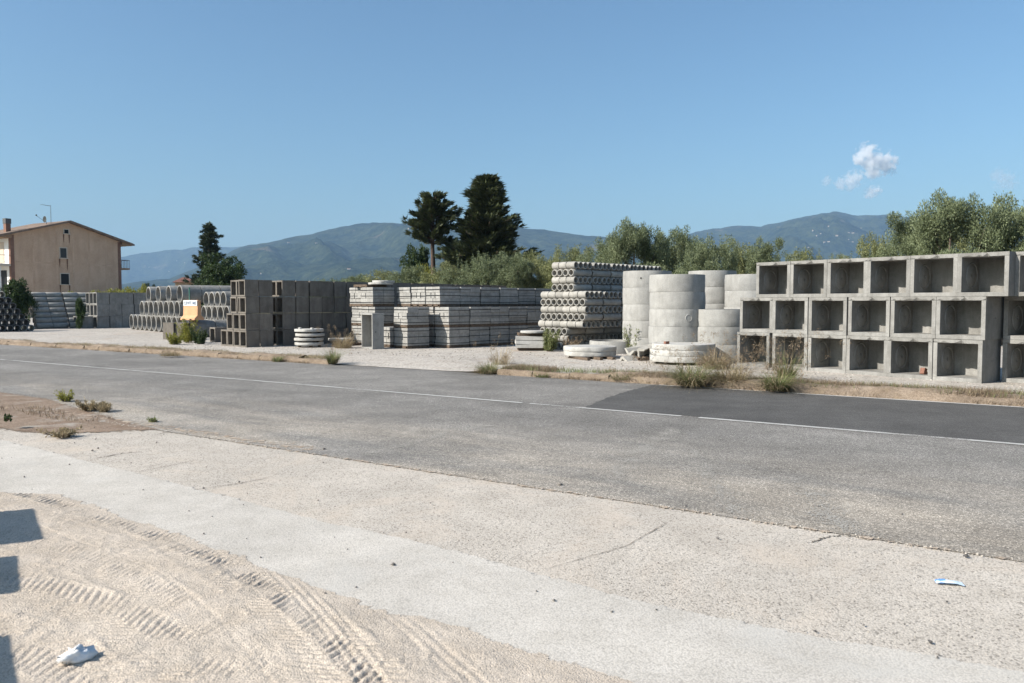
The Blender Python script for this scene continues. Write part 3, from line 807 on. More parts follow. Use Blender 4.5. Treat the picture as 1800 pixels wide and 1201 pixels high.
# white slab pile left of the pipes
p = G(920, 616)
tag(obj('pallet', PAL, None, AB(p, -.30, -.05), (0, 0, ROTA - .75)), 'wooden pallet under the white slabs beside the pipe stack', 'pallet')
for i in range(3):
    mb = MB(); mb.box(-.52, .50, -.35, .35, 0, .125, 0, None, .012)
    tag(obj('concrete_slab', mb.mesh('concrete_slab', M['conc_white']), None, AB(p, .15, -.2, YZ + .108 + i * .130), (0, 0, ROTA - .78 + rnd.uniform(-.03, .03))), 'white rectangular slab beside the pipe stack, %s of three' % ['lowest', 'middle', 'top'][i], 'slab', 'white slabs on a pallet')
tag(obj('pallet', PAL, None, AB(p, -.25, -.05, YZ + .108 + 3 * .13), (0, 0, ROTA - .70)), 'tilted wooden pallet lying on the white slabs', 'pallet')
me = MB(); me.disc(0.46, 0, .075, 36, 0, .006)
tag(obj('manhole_cover', me.mesh('manhole_cover', M['conc_white'], 40), None, AB(p, .25, -.25, YZ + .108 + .39 + .108)), 'round cover disc on the pallet above the white slabs', 'cover slab')
# pile of v-shaped gutters
def gutter_mesh(L=1.0, s=.20, t=.055):
    mb = MB(); pr = [(-s, s * .9), (-s + t * 1.3, s * .9), (0, t * 1.3), (s - t * 1.3, s * .9), (s, s * .9), (0.05, -.0), (-.05, 0)]
    vs = [(x, y, z) for x in (0, L) for y, z in pr]; k = len(pr)
    mb.add(vs, [(a, (a + 1) % k, k + (a + 1) % k, k + a) for a in range(k)] + [(0, 6, 5, 2, 1), (2, 5, 4, 3)][:0] + [(1, 0, 6, 2), (2, 6, 5), (2, 5, 4, 3), (k + 0, k + 1, k + 2, k + 6), (k + 6, k + 2, k + 5), (k + 5, k + 2, k + 3, k + 4)])
    return mb.mesh('gutter', M['conc_pipe'])
GUT = gutter_mesh(); p = G(1095, 633)
tag(obj('pallet', PAL, None, AB(p, .05, -.55), (0, 0, ROTA - .45)), 'wooden pallet under the tumbled gutters', 'pallet')
for i, (a, b, z, rz, ry, rx, nt) in enumerate([(-.22, -.12, .10, .55, -.03, 2.9, 'nearest, tipped over'), (0.08, -.15, .11, .65, -.06, .15, 'lying flat in the middle'), (.12, -.42, .30, .72, -.22, 2.4, 'highest, leaning across the others'), (.30, -.72, .10, .40, -.08, .9, 'at the right end, on its side')]):
    tag(obj('gutter', GUT, None, AB(p, a, b, YZ + z + .02), (rx, ry, rz)), 'v-shaped concrete gutter in the tumbled pile, %s' % nt, 'gutter', 'tumbled concrete gutters')

# ---- crossed stack of small drain pipes
PD_, PL = 0.256, 1.02
def pipe_mesh(r, L, t, n=20, holes=0, bands=False, mat='conc_pipe', name='pipe'):
    mb = MB(); prof = [(r - t, 0.0), (r - t * .35, 0.0), (r, 0.015), (r, L - .015), (r - t * .35, L), (r - t, L)]
    vs = [(h, q * math.cos(6.28318 * i / n), q * math.sin(6.28318 * i / n)) for i in range(n) for q, h in prof]; k = 6
    mb.add(vs, [(i * k + (a + 1) % k, ((i + 1) % n) * k + (a + 1) % k, ((i + 1) % n) * k + a, i * k + a) for i in range(n) for a in range(k)])
    for j in range(holes):                       # drain holes as flat discs, hole shade put into their colour
        x = L * (j + .7) / (holes + .4)
        for ang in (0.85, math.pi - .85):
            c = Vector((0, math.cos(ang), math.sin(ang))); u = Vector((1, 0, 0)); w = c.cross(u)
            mb.add([Vector((x, 0, 0)) + c * (r + .0015) + (u * math.cos(q) + w * math.sin(q)) * .014 for q in [6.283 * m / 7 for m in range(7)]], [tuple(range(7))], 1)
    return mb.mesh(name, [M[mat], M['hole']], 40)
DP = [pipe_mesh(PD_ / 2, PL, 0.032, 20, 4) for i in range(1)]
def band_mesh():
    mb = MB(); mb.ring(PD_ / 2 + .0005, PD_ / 2 + .006, -.009, .009, 18, 0, 'x'); return mb.mesh('strap', M['strap'])
BANDM = band_mesh()
PC = G(1028, 617)
LAYER_H = 0.256
lname = ['ground', 'second', 'third', 'fourth', 'fifth', 'sixth', 'seventh', 'eighth', 'ninth', 'tenth', 'eleventh', 'top']
def drain_pipe(a, b, layer, along, label, bands=False, j=.006):
    z = YZ + PD_ / 2 + layer * LAYER_H
    p = AB(PC, a + rnd.uniform(-j, j), b, z)
    o = obj('drain_pipe', DP[0], None, p, (rnd.uniform(-.35, .35), 0, ROTA + (0 if along == 'a' else math.pi / 2)))
    tag(o, label, 'pipe', 'small concrete drain pipes in the crossed stack')
    if bands:
        for x in (.33, .68): obj('strap', BANDM, o, (PL * x + rnd.uniform(-.03, .03), 0, 0))
for L in range(12):
    lit = (L % 2 == 1)                            # odd layers lie along B, their ends facing right
    b0, wid = (0.80, 5) if L < 3 else (0.0, 8) if L < 8 else (0.5, 4)
    if L == 3: b0, wid = 0.12, 8
    nb = 5 if L >= 8 else 4                        # bundles running back to the right
    if lit:
        cnt = 0
        for k in range(nb):
            for i in range(4):
                a = k * (PL + .07) + PD_ / 2 + i * PD_
                for w in range(max(1, wid // 4)):
                    first = (k == 0 and i == 0)
                    if not first and w > 0 and L != 11: continue
                    if k > 0 and w > 0: continue
                    cnt += 1
                    drain_pipe(a, b0 + w * (PL + .005) + (.0 if k == 0 else rnd.uniform(-.02, .02)), L, 'b',
                               'drain pipe in crossed stack, %s layer, dark end facing right, %s from front%s' % (lname[L], ORD[min(cnt - 1, 23)], ''), first or L == 11 and k == 0)
    else:
        for i in range(wid):
            drain_pipe(0, b0 + PD_ / 2 + i * PD_, L, 'a', 'drain pipe in crossed stack, %s layer, sunlit end towards road, %s from right' % (lname[L], ORD[i]))
        for k in range(1, nb):
            for i in ((0, 1) if L < 11 else (0,)):
                drain_pipe(k * (PL + .07), b0 + PD_ / 2 + i * PD_, L, 'a', 'drain pipe in crossed stack, %s layer, side-on in shade, %s bundle back, %s' % (lname[L], ORD[k], 'outer' if i == 0 else 'inner'))
    # the second bundle behind stands out to the left
    if L >= 3:
        bb = b0 + wid * PD_ + 0.02
        if lit: drain_pipe(PL + .07 + PD_ / 2, bb - PL + .25, L, 'b', 'drain pipe jutting left behind crossed stack, %s layer, lying lengthwise' % lname[L])
        else: drain_pipe(PL + .09, bb + .10, L, 'a', 'drain pipe jutting left behind crossed stack, %s layer, end to road' % lname[L])

# ---- strapped packs of blocks on pallets
BLH, TIER = 0.2125, 0.745
def block_mesh(k, lx, ly, lz=BLH - .004):
    g = random.Random(k); mb = MB(); c = .006
    x0, x1, y0, y1 = .003, lx - .003, .003, ly - .003
    vs = []
    for z, ins in ((0, c), (c, 0), (lz - c, 0), (lz, c)):
        vs += [(x0 + ins, y0 + ins, z), (x1 - ins, y0 + ins, z), (x1 - ins, y1 - ins, z), (x0 + ins, y1 - ins, z)]
    vs = [tuple(q + g.uniform(-.002, .002) for q in v) for v in vs]
    fs = [(j * 4 + a, j * 4 + (a + 1) % 4, (j + 1) * 4 + (a + 1) % 4, (j + 1) * 4 + a) for j in range(3) for a in range(4)] + [(3, 2, 1, 0), (12, 13, 14, 15)]
    mb.add(vs, fs); return mb.mesh('block', M['block'])
BLK = [block_mesh(i, .497, .395) for i in range(3)]; BLK2 = [block_mesh(9 + i, .497, .26) for i in range(2)]
BTH = [block_mesh(20 + i, .497, .197) for i in range(2)]
def strap_mesh(la, lb, h):
    mb = MB(); t, w = .004, .011
    mb.box(-t, la + t, -t - .012, -.012, 0, w * 2); mb.box(-t, la + t, lb + .012, lb + .012 + t, 0, w * 2)
    mb.box(-t - .012, -.012, -.012, lb + .012, 0, w * 2); mb.box(la + .012, la + .012 + t, -.012, lb + .012, 0, w * 2)
    return mb.mesh('strap', M['strap'])
STR = strap_mesh(1.0, .8, 0)
PK = G(790, 612.3)
def pack(a, b, tier, label, base=YZ, shift=0.0):
    z = base + tier * TIER
    e = tag(obj('block_pack', None, None, AB(PK, a + rnd.uniform(-.015, .015), b + rnd.uniform(-.015, .015), z), (0, 0, ROTA + rnd.uniform(-.02, .02))), label, 'block pack', 'strapped packs of concrete blocks')
    obj('pallet', PAL, e)
    for c in range(3):
        zz = .106 + c * BLH
        off = rnd.uniform(-.02, .02); offa = rnd.uniform(-.018, .018)
        if c == 1:
            for i in range(2):
                y = 0
                for w, ms in ((.26, BLK2), (.197, BTH), (.26, BLK2)):
                    obj('block', rnd.choice(ms), e, (i * .5 + offa + rnd.uniform(-.006, .006), y + off + rnd.uniform(-.004, .004), zz)); y += w + (.035 if rnd.random() < .6 else .004)
        else:
            for i in range(2):
                for k in range(2):
                    obj('block', rnd.choice(BLK), e, (i * .5 + offa + rnd.uniform(-.008, .008), k * .4 + off + rnd.uniform(-.004, .004), zz))
    for hz in (.17, .40, .63): obj('strap', STR, e, (0, 0, hz + rnd.uniform(-.02, .02)), (rnd.uniform(-.012, .012), rnd.uniform(-.012, .012), 0))
    return e
tn = ['bottom', 'middle', 'top']
for i in range(6):
    for t in range(3):
        pack(i * 1.035, .5 if t == 2 else 0.0, t, 'shaded pack of grey blocks, %s tier, %s from front in long row' % (tn[t], ORD[i]))
for k in (1, 2):
    for t in range(3):
        pack(0, k * .86 + (.5 if t == 2 else .03), t, 'sunlit pack of blocks, %s tier, %s left of the long row corner' % (tn[t], ORD[k - 1]))
for t in range(2): pack(-1.36, .71, t, 'front pack of blocks standing alone on the gravel, %s of two' % ('lower' if t == 0 else 'upper'))
pack(-1.18, 1.76, 0, 'low pack of blocks just right of the upright concrete box')
for k in (0, 1):
    for t in range(3):
        pack(-1.05 + .12 * k, 3.06 + k * .90 + (.08 if t == 2 else 0), t, 'block pack in left pile behind the upright box, %s tier, %s' % (tn[t], 'right one' if k == 0 else 'left one'))
# pallet and odd covers on top of the left pile
ztop = YZ + 3 * TIER
tag(obj('pallet', PAL, None, AB(PK, -1.05, 3.55, ztop + .004), (0, 0, ROTA + .06)), 'wooden pallet lying on top of the left block pile', 'pallet')
for i in range(2):
    mb = MB(); mb.disc(.48 - .05 * i, 0, .075, 32, 0, .015)
    tag(obj('manhole_cover', mb.mesh('manhole_cover', M['conc_white'], 40), None, AB(PK, -.40 + .1 * i, 3.55 - .05 * i, ztop + .11 + i * .08)), 'chipped cover disc on the left block pile, %s one' % ('lower' if i == 0 else 'upper'), 'cover slab')

# ---- upright rectangular box frame with arc mark
def frame_mesh():
    mb = MB(); w, d, h, t = .45, .87, 1.27, .055    # w towards the right, d deep, open to the left (-x)
    mb.box(0, w, 0, t, 0, h, 0, None, .003)
    mb.box(0, w, d - t, d, 0, h, 0, None, .003)
    mb.box(0, w, t + .002, d - t - .002, 0, t, 0, None, .002); mb.box(0, w, t + .002, d - t - .002, h - t, h, 0, None, .002)
    mb.box(w - t, w - .003, t + .002, d - t - .002, t + .002, h - t - .002, 0, None, .002)
    n = 22                                          # the raised half ring on the near side
    pr = [(.315, 0), (.318, .010), (.338, .010), (.342, 0)]
    vs = []
    for i in range(n):
        a = -math.pi / 2 + math.pi * i / (n - 1)
        vs += [(.0 + q * math.cos(a), -e_ + .002, h * .49 + q * math.sin(a)) for q, e_ in pr]
    mb.add(vs, [(i * 4 + a, (i + 1) * 4 + a, (i + 1) * 4 + a + 1, i * 4 + a + 1) for i in range(n - 1) for a in range(3)])
    for (x, y) in ((.13, -.004),):
        mb.add([(x + .022 * math.cos(q), y, h * .48 + .018 * math.sin(q)) for q in [6.283 * m / 9 for m in range(9)]], [tuple(range(9))], 1)  # flat disc with a small hole's shade painted on
    return mb.mesh('upright_box', [M['conc_ring'], M['hole']])
p = G(655, 614.3)
tag(obj('upright_box', frame_mesh(), None, p, (0, 0, math.atan2(.6, .8))), 'tall open concrete box standing upright with a half-ring mark', 'concrete box')

# ---- long wall of stacked box sections
def tube_box_mesh(k, la, wb, h, t=.055, hole=False):
    """hollow box section, open at both ends along x"""
    g = random.Random(k); mb = MB(); j = .004
    mb.box(0, la, 0, wb, 0, t, 0, None, j); mb.box(0, la, 0, wb, h - t, h, 0, None, j)
    if hole:
        mb.plate_hole((0, 0, t), (1, 0, 0), (0, 0, 1), (0, 1, 0), la, h - 2 * t, t, (la * .5, (h - 2 * t) * .5), .03, 12)
    else:
        mb.box(0, la, 0, t, t + .001, h - t - .001, 0, None, .003)
    mb.box(0, la, wb - t, wb, t + .001, h - t - .001, 0, None, .003)
    return mb.mesh('box_section', M['conc'] if hole else M['conc_wall'])
WA, WB, WH = .57, .49, .626
TB = [tube_box_mesh(i, WA - .03, WB - .012, WH - .012) for i in range(4)]
W0 = G(433, 611)
wrow = ['bottom', 'second', 'third', 'top']
def section(o, a, b, z, label, ms, group, rj=.018, gz=0):
    ob = obj('box_section', rnd.choice(ms), None, AB(o, a + rnd.uniform(-rj, rj), b + rnd.uniform(-rj, rj) * 1.6, z), (0, 0, ROTA + gz + rnd.uniform(-.02, .02)))
    return tag(ob, label, 'box section', group)
for r in range(4):
    for c in range(2):
        section(W0, c * WA, 0, YZ + r * WH, 'hollow box section at left end of long wall, %s row, %s' % (wrow[r], 'open end showing' if c == 0 else 'inner'), TB, 'box sections of the long wall')
    for k in range(1, 3 if r >= 1 else 4):
        section(W0, (.0 if r < 2 else .16), k * (WB + .01), YZ + r * WH, 'hollow box section, open end, %s row, %s behind the wall corner' % (wrow[r], ORD[k - 1]), TB, 'box sections of the long wall')
    for c in range(22):
        bb = .06 + (.25 if c > 14 else 0)
        if c > 14 and r == 3: bb += .1
        section(W0, 1.55 + c * WA + (.02 if c > 1 else 0), bb, YZ + r * WH - (.0), 'grey box section in the long wall, %s row, %s after the slot' % (wrow[r], ORD[c]), TB, 'box sections of the long wall')
    section(W0, 1.55, WB + .08, YZ + r * WH, 'open-ended box section inside the slot of long wall, %s row' % wrow[r], TB, 'box sections of the long wall')

# ---- big pipes at the left
BA = Vector((0.77, 0.64)); BB = Vector((0.64, -0.77)); ROTB = math.atan2(BA.y, BA.x)
def big_pipe_mesh(r, L, t, mat='conc'):
    return pipe_mesh(r, L, t, 28, 0, False, mat, 'big_pipe')
BP = big_pipe_mesh(.465, 1.0, .055)
O1 = G(231, 579.0)
def big_pipe(o, i, k, z, label, me=BP, pitch=.945, L=1.02, grp='large pipes stacked in pyramids'):
    p = Vector((o.x + BB.x * i * pitch + BA.x * (k * L), o.y + BB.y * i * pitch + BA.y * (k * L), z))
    return tag(obj('concrete_pipe', me, None, p, (rnd.uniform(0, 6), 0, ROTB)), label, 'pipe', grp)
for k in range(3):
    for i in range(11): 
        if k and i < 8: continue
        big_pipe(O1, i, k, YZ + .466, 'large pipe in bottom row of far pyramid, %s from left%s' % (ORD[i], '' if k == 0 else ', %s length back' % ORD[k]))
for i in range(8):
    big_pipe(O1, i + 2.5, 0, YZ + .466 + .82, 'large pipe in middle row of far pyramid, %s from left' % ORD[i])
for n_, i in enumerate((4, 6, 8, 10)):
    for k in range(1 if n_ < 3 else 4):
        big_pipe(O1, i, k, YZ + .466 + 1.64, 'large pipe on top of far pyramid, %s from left%s' % (ORD[n_], '' if k == 0 else ', %s length back' % ORD[k]))
BP2 = big_pipe_mesh(.40, 1.0, .055)
O2 = D(353, 540, 41.5); O2.z = 0
for r in range(3):
    for i in range(5 if r < 2 else 4):
        big_pipe(O2, i + .5 * r, 0, YZ + .401 + r * .70, 'mid-size pipe of near pyramid, %s row, %s from left' % (['bottom', 'middle', 'top'][r], ORD[i]), BP2, .81)
# two pipes lying end to end before them
BP3 = big_pipe_mesh(.41, 1.08, .06)
O3 = G(330, 594)
for k in range(2):
    p = Vector((O3.x + A2.x * k * 1.11, O3.y + A2.y * k * 1.11 + .3, YZ + .41))
    tag(obj('concrete_pipe', BP3, None, p, (rnd.uniform(0, 6), 0, ROTA + .02)), 'pipe lying side-on behind the yellow bush, %s of two' % ('left' if k == 0 else 'right'), 'pipe')
    big_p = p
# small upright boxes left of the bush
TB2 = [tube_box_mesh(40 + i, .62, .42, .76, .05) for i in range(2)]
O4 = G(287, 597)
for i, (a, b) in enumerate([(0, 0), (.30, -.48)]):
    section(O4, a, b, YZ, 'small box section on gravel left of yellow bush, %s one' % ('left' if i == 0 else 'right'), TB2, 'small box sections by the bush', .01, -1.2)
O5 = G(378, 602)
section(O5, 0, 0, YZ, 'small box section between the bush and the wall end', TB, 'small box sections by the bush')
# box sections at the far left
LB = [tube_box_mesh(60 + i, .745, .66, .765, .06, True) for i in range(3)]
O6 = G(171.5, 577.2)
for r in range(3):
    for c in range(6):
        section(O6, c * .765 + (.05 if r == 1 else 0) * (c > 2), 0, YZ + r * .77, 'far box section with centre hole, %s row, %s from open end' % (['bottom', 'middle', 'top'][r], ORD[c]), LB, 'box sections stacked at the far left', .025)
    for k in (1, 2):
        section(O6, .0, k * .68, YZ + r * .77, 'far box section showing bright open end, %s row, %s from corner' % (['bottom', 'middle', 'top'][r], ORD[k]), LB, 'box sections stacked at the far left')
O7 = G(142.5, 577.6)
section(O7, 0, 0, YZ, 'single box section before the far left stack, right one', LB, 'box sections stacked at the far left')
section(O7, 0, .68, YZ, 'single box section before the far left stack, left one', LB, 'box sections stacked at the far left')
# grey pipes lying in rows, far left
LP = pipe_mesh(.185, .90, .03, 18, 0, False, 'conc_pipe', 'long_pipe')
O8 = G(64, 578.2)
for r in range(7):
    for c in range(5 if r > 1 else 4):
        for d in range(2 if c == 0 else 1):
            p = AB(O8, c * .925 + (.06 if c > 1 else 0), .22 * r + d * .38, YZ + .186 + r * .325)
            tag(obj('concrete_pipe', LP, None, p, (rnd.uniform(0, 6), 0, ROTA)), 'grey pipe in leaning rows before house, %s row up, %s along%s' % (ORD[r], ORD[c], '' if d == 0 else ', second one back'), 'pipe', 'grey pipes lying in leaning rows')
# dark pipe ends at the left edge
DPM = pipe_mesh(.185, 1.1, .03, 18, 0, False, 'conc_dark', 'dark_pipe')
O9 = G(0, 583.5)
for r, right in enumerate([60, 51, 43.5, 36, 29, 22, 11]):
    n_ = int((right + 50) / 12.4)
    for i in range(n_):
        a = (right - 6 - 12.4 * i) / 34.5
        p = AB(O9, a, 0, YZ + .187 + r * .318)
        pm = DPM if not (r == 0 and i < 2 or r == 6 and i == 0) else LP
        tag(obj('concrete_pipe', pm, None, p + Vector((0, 0, 0)), (rnd.uniform(0, 6), 0, ROTA + math.pi / 2 + rnd.uniform(-.02, .02))), 'dark pipe end in pile at left edge, %s row up, %s from right' % (ORD[r], ORD[i]), 'pipe', 'shaded pipes at the left edge')

# ---- orange barrier with a white sign, standing on the lying pipes
def barrier():
    M['orange'] = plain('faded_orange_plastic', (0.58, 0.32, 0.17), 0.6, 0.12, 5, .1)
    M['signwhite'] = plain('sign_white', (0.62, 0.62, 0.60), 0.6, 0.05)
    M['signblue'] = plain('sign_faded_blue', (0.13, 0.17, 0.24), 0.7, 0.2)
    e = tag(obj('road_barrier', None, None, Vector((big_p.x - 1.02, big_p.y - .72, YZ + .835)), (0, 0, math.atan2(-.44, .9))), 'faded orange plastic barrier with a white lettered panel, set on the lying pipe', 'barrier')
    mb = MB(); W, H_ = .92, .93                    # profile across y, long in x, two lifting slots below
    pr = [(-.30, 0), (-.30, .07), (-.12, .22), (-.09, .90), (-.06, .93), (.06, .93), (.09, .90), (.12, .22), (.30, .07), (.30, 0)]
    k = len(pr)
    vs = [(x, y, z) for x in (0, .06, W - .06, W) for y, z in ([(a * (.97 if x in (0, W) else 1), b) for a, b in pr])]
    mb.add(vs, [(i * k + (a + 1) % k, i * k + a, (i + 1) * k + a, (i + 1) * k + (a + 1) % k) for i in range(3) for a in range(k)] + [tuple(range(k)), tuple(3 * k + a for a in range(k - 1, -1, -1))])
    obj('body', mb.mesh('body', M['orange']), e)
    for x in (.16, .60):
        s = MB(); s.box(x, x + .14, -.3035, -.2, .008, .06); obj('fork_slot', s.mesh('fork_slot', M['hole']), e)  # solid boxes, the slots' shade put into their colour
    pl = MB(); pl.box(.01, W - .01, -.118, -.108, .66, .925); pn = obj('panel', pl.mesh('panel', M['signwhite']), e)
    tx = bpy.data.curves.new('lettering', 'FONT'); tx.body = 'CEVIT ME'; tx.size = .19; tx.extrude = .002; tx.offset = .006; tx.space_character = 1.05
    to = bpy.data.objects.new('tmp', tx); COL.objects.link(to)
    dg = bpy.context.evaluated_depsgraph_get(); me = bpy.data.meshes.new_from_object(to.evaluated_get(dg))
    bpy.data.objects.remove(to); me.materials.clear(); me.materials.append(M['signblue'])
    xs = [v.co.x for v in me.vertices]; sc = .80 / (max(xs) - min(xs))
    obj('lettering', me, pn, (.05, -.1205, .725), (math.pi / 2, 0, 0), (sc, 1, 1))
    pm = MB(); pm.tube([(0, 0, 0), (0, 0, 2.4)], [.035, .035], 8)
    M['green'] = plain('green_paint', (0.02, 0.10, 0.07), .5)
    q = D(334, 560, 39.6)
    tag(obj('green_post', pm.mesh('green_post', M['green'], True), None, (q.x, 39.6, YZ)), 'thin dark green post rising behind the orange barrier', 'post')
barrier()

# ================================================================== hills, sky things
def vnoise(x, y, seed):
    g = np.random.default_rng(seed); T = g.random((256, 256))
    xi = np.floor(x).astype(int); yi = np.floor(y).astype(int); fx = x - xi; fy = y - yi
    fx = fx * fx * (3 - 2 * fx); fy = fy * fy * (3 - 2 * fy)
    a = T[xi % 256, yi % 256]; b = T[(xi + 1) % 256, yi % 256]; c = T[xi % 256, (yi + 1) % 256]; d = T[(xi + 1) % 256, (yi + 1) % 256]
    return (a * (1 - fx) + b * fx) * (1 - fy) + (c * (1 - fx) + d * fx) * fy
def fbm(x, y, seed, o=5):
    z = 0; amp = 1; tot = 0
    for i in range(o):
        z = z + amp * vnoise(x * 2 ** i + 13.7 * i, y * 2 ** i + 7.1 * i, seed + i); tot += amp; amp *= .5
    return z / tot
def hill_mat(name, a, b, bare, lo, hi):
    m, nt, out = new_mat(name)
    v = coords(nt, False)
    c = ramp(nt, noise(nt, v, .007, 9, .75), [(.38, a), (.62, b)])
    f = ramp(nt, noise(nt, v, .0022, 7, .62, .8), [(lo, 0.0), (hi, 1.0)])
    c = mixc(nt, f, c, bare)
    tr = noise(nt, v, .028, 6, .78)
    c = mixc(nt, .7, c, ramp(nt, tr, [(.38, .35), (.62, 1.2)]), 'MULTIPLY')
    principled(nt, out, c, 1.0, tr, 1.0, 26.0, 0.0); return m
M['hill'] = hill_mat('wooded_hill', (0.012, 0.022, 0.012), (0.060, 0.072, 0.036), (0.20, 0.16, 0.11), .60, .70)
HILLS = {}
def hill(name, prof, d0, d1, seed, label, mat):
    px = np.arange(-1500, 3301, 7.0); xs = [p[0] for p in prof]; ys = [p[1] for p in prof]
    el = np.interp(px, xs, [(HOR - y) / FPX for y in ys])
    el = el + (fbm(px / 60., px * 0 + seed, seed + 40, 4) - .5) * .006 + (fbm(px / 11., px * 0, seed + 50, 2) - .5) * .0016
    ts = np.concatenate([np.linspace(0, 1, 70), [1.06, 1.2, 1.5]])
    az = (px - 900) / FPX
    AZ, T = np.meshgrid(az, ts, indexing='ij'); EL = np.repeat(el[:, None], len(ts), 1)
    dist = d0 + (d1 - d0) * T
    X = AZ * dist; Y = dist
    base = np.where(T <= 1, T ** 1.15, 1 - (T - 1) * 1.2)
    ridge = 1 - np.abs(2 * fbm(X / 900 + Y / 2200, Y / 2300 + 3, seed, 5) - 1) * 2
    small = fbm(X / 420, Y / 420, seed + 9, 5) - .5
    w = np.clip(T, 0, 1) * (1 - np.clip(T, 0, 1)) * 4
    Z = CAMZ + EL * d1 * base + w * (ridge * .50 - .36) * EL * d1 + w * small * .42 * EL * d1
    lim = EL * dist * 0.985 + CAMZ                         # slopes stay under their own skyline
    Z = np.where(T < 1, np.minimum(Z, lim), Z)
    Z = np.where(T <= 0, -3, Z)
    V = np.stack([X.ravel(), Y.ravel(), Z.ravel()], 1); idx = np.arange(X.size).reshape(X.shape)
    F = np.stack([idx[:-1, :-1].ravel(), idx[1:, :-1].ravel(), idx[1:, 1:].ravel(), idx[:-1, 1:].ravel()], 1)
    HILLS[seed] = (px, ts, X, Y, Z)
    return struct(obj(name, np_mesh(name, V, F, mat, None, 'tint', True)), label)
far_prof = [(-1500, 470), (-600, 480), (-100, 478), (150, 465), (240, 450), (290, 440), (345, 436), (420, 434), (500, 436), (700, 440), (1000, 436), (1150, 434), (1240, 430), (3300, 440)]
hill('hills', far_prof, 7000, 8600, 3, 'pale far ridge at the left', M['hill'])
left_prof = [(-1500, 505), (-400, 508), (150, 505), (300, 490), (380, 455), (430, 434), (520, 416), (600, 401), (640, 393), (680, 391), (720, 394), (800, 397), (900, 401), (960, 407), (1040, 415), (1120, 424), (1300, 445), (1500, 470), (3300, 500)]
hill('hill', left_prof, 2600, 5200, 5, 'broad wooded hill behind the long wall', M['hill'])
right_prof = [(-1500, 520), (900, 500), (1050, 470), (1180, 425), (1240, 404), (1290, 397), (1335, 400), (1400, 386), (1440, 376), (1465, 372), (1500, 378), (1560, 377), (1620, 388), (1720, 402), (1850, 415), (2200, 410), (2600, 440), (3300, 470)]
hill('hill', right_prof, 3400, 6200, 9, 'hill with scattered houses at the right', M['hill'])
M['farwall'] = plain('far_house_wall', (0.34, 0.30, 0.25), .9)
M['farroof'] = plain('far_house_roof', (0.45, 0.25, 0.17), .9)
def far_house_mesh():
    mb = MB(); mb.box(-6, 6, -4.5, 4.5, -6, 6, 0)
    mb.add([(-6.6, -5.1, 6), (6.6, -5.1, 6), (6.6, 5.1, 6), (-6.6, 5.1, 6), (-6.6, 0, 8.4), (6.6, 0, 8.4)], [(0, 1, 5, 4), (2, 3, 4, 5), (0, 4, 3), (1, 2, 5)], 1)
    return mb.mesh('far_house', [M['farwall'], M['farroof']])
FH = far_house_mesh()
def on_hill(name, px_, py):
    px, ts, X, Y, Z = HILLS[name]; i = int(np.argmin(abs(px - px_)))
    yy = HOR - FPX * (Z[i] - CAMZ) / Y[i]; j = int(np.argmin(abs(yy[:70] - py)))
    return X[i, j], Y[i, j], Z[i, j]
spots = [(9, x, y) for x, y in [(1425, 412), (1432, 414), (1440, 418), (1453, 399), (1487, 409), (1493, 408), (1500, 407), (1513, 404), (1450, 427), (1457, 425), (1466, 422), (1490, 421), (1498, 424), (1412, 440), (1420, 438), (1548, 402), (1362, 420), (1388, 432)]] + \
        [(5, x, y) for x, y in [(512, 428), (560, 429), (566, 428), (463, 480), (612, 475), (722, 404), (727, 405), (735, 407), (790, 421), (930, 441)]] + [(3, x, y) for x, y in [(262, 470), (315, 460), (330, 464), (300, 478)]]
for i, (h, x, y) in enumerate(spots):
    q = on_hill(h, x, y)
    s_ = .62 if h == 9 else (.5 if h == 5 else .8)
    tag(obj('far_house', FH, None, (q[0], q[1], q[2] + 3), (0, 0, rnd.uniform(-.8, .8)), (s_ * rnd.uniform(.6, 2.2), s_, s_ * rnd.uniform(.5, 1.0))),
        'tiny pale house on the %s, %s counted from its left' % ({9: 'right hill', 5: 'left hill', 3: 'far ridge'}[h], ORD[[z for z in sorted([w for w in spots if w[0] == h], key=lambda w: w[1])].index((h, x, y))]), 'house', 'tiny houses on the hills')

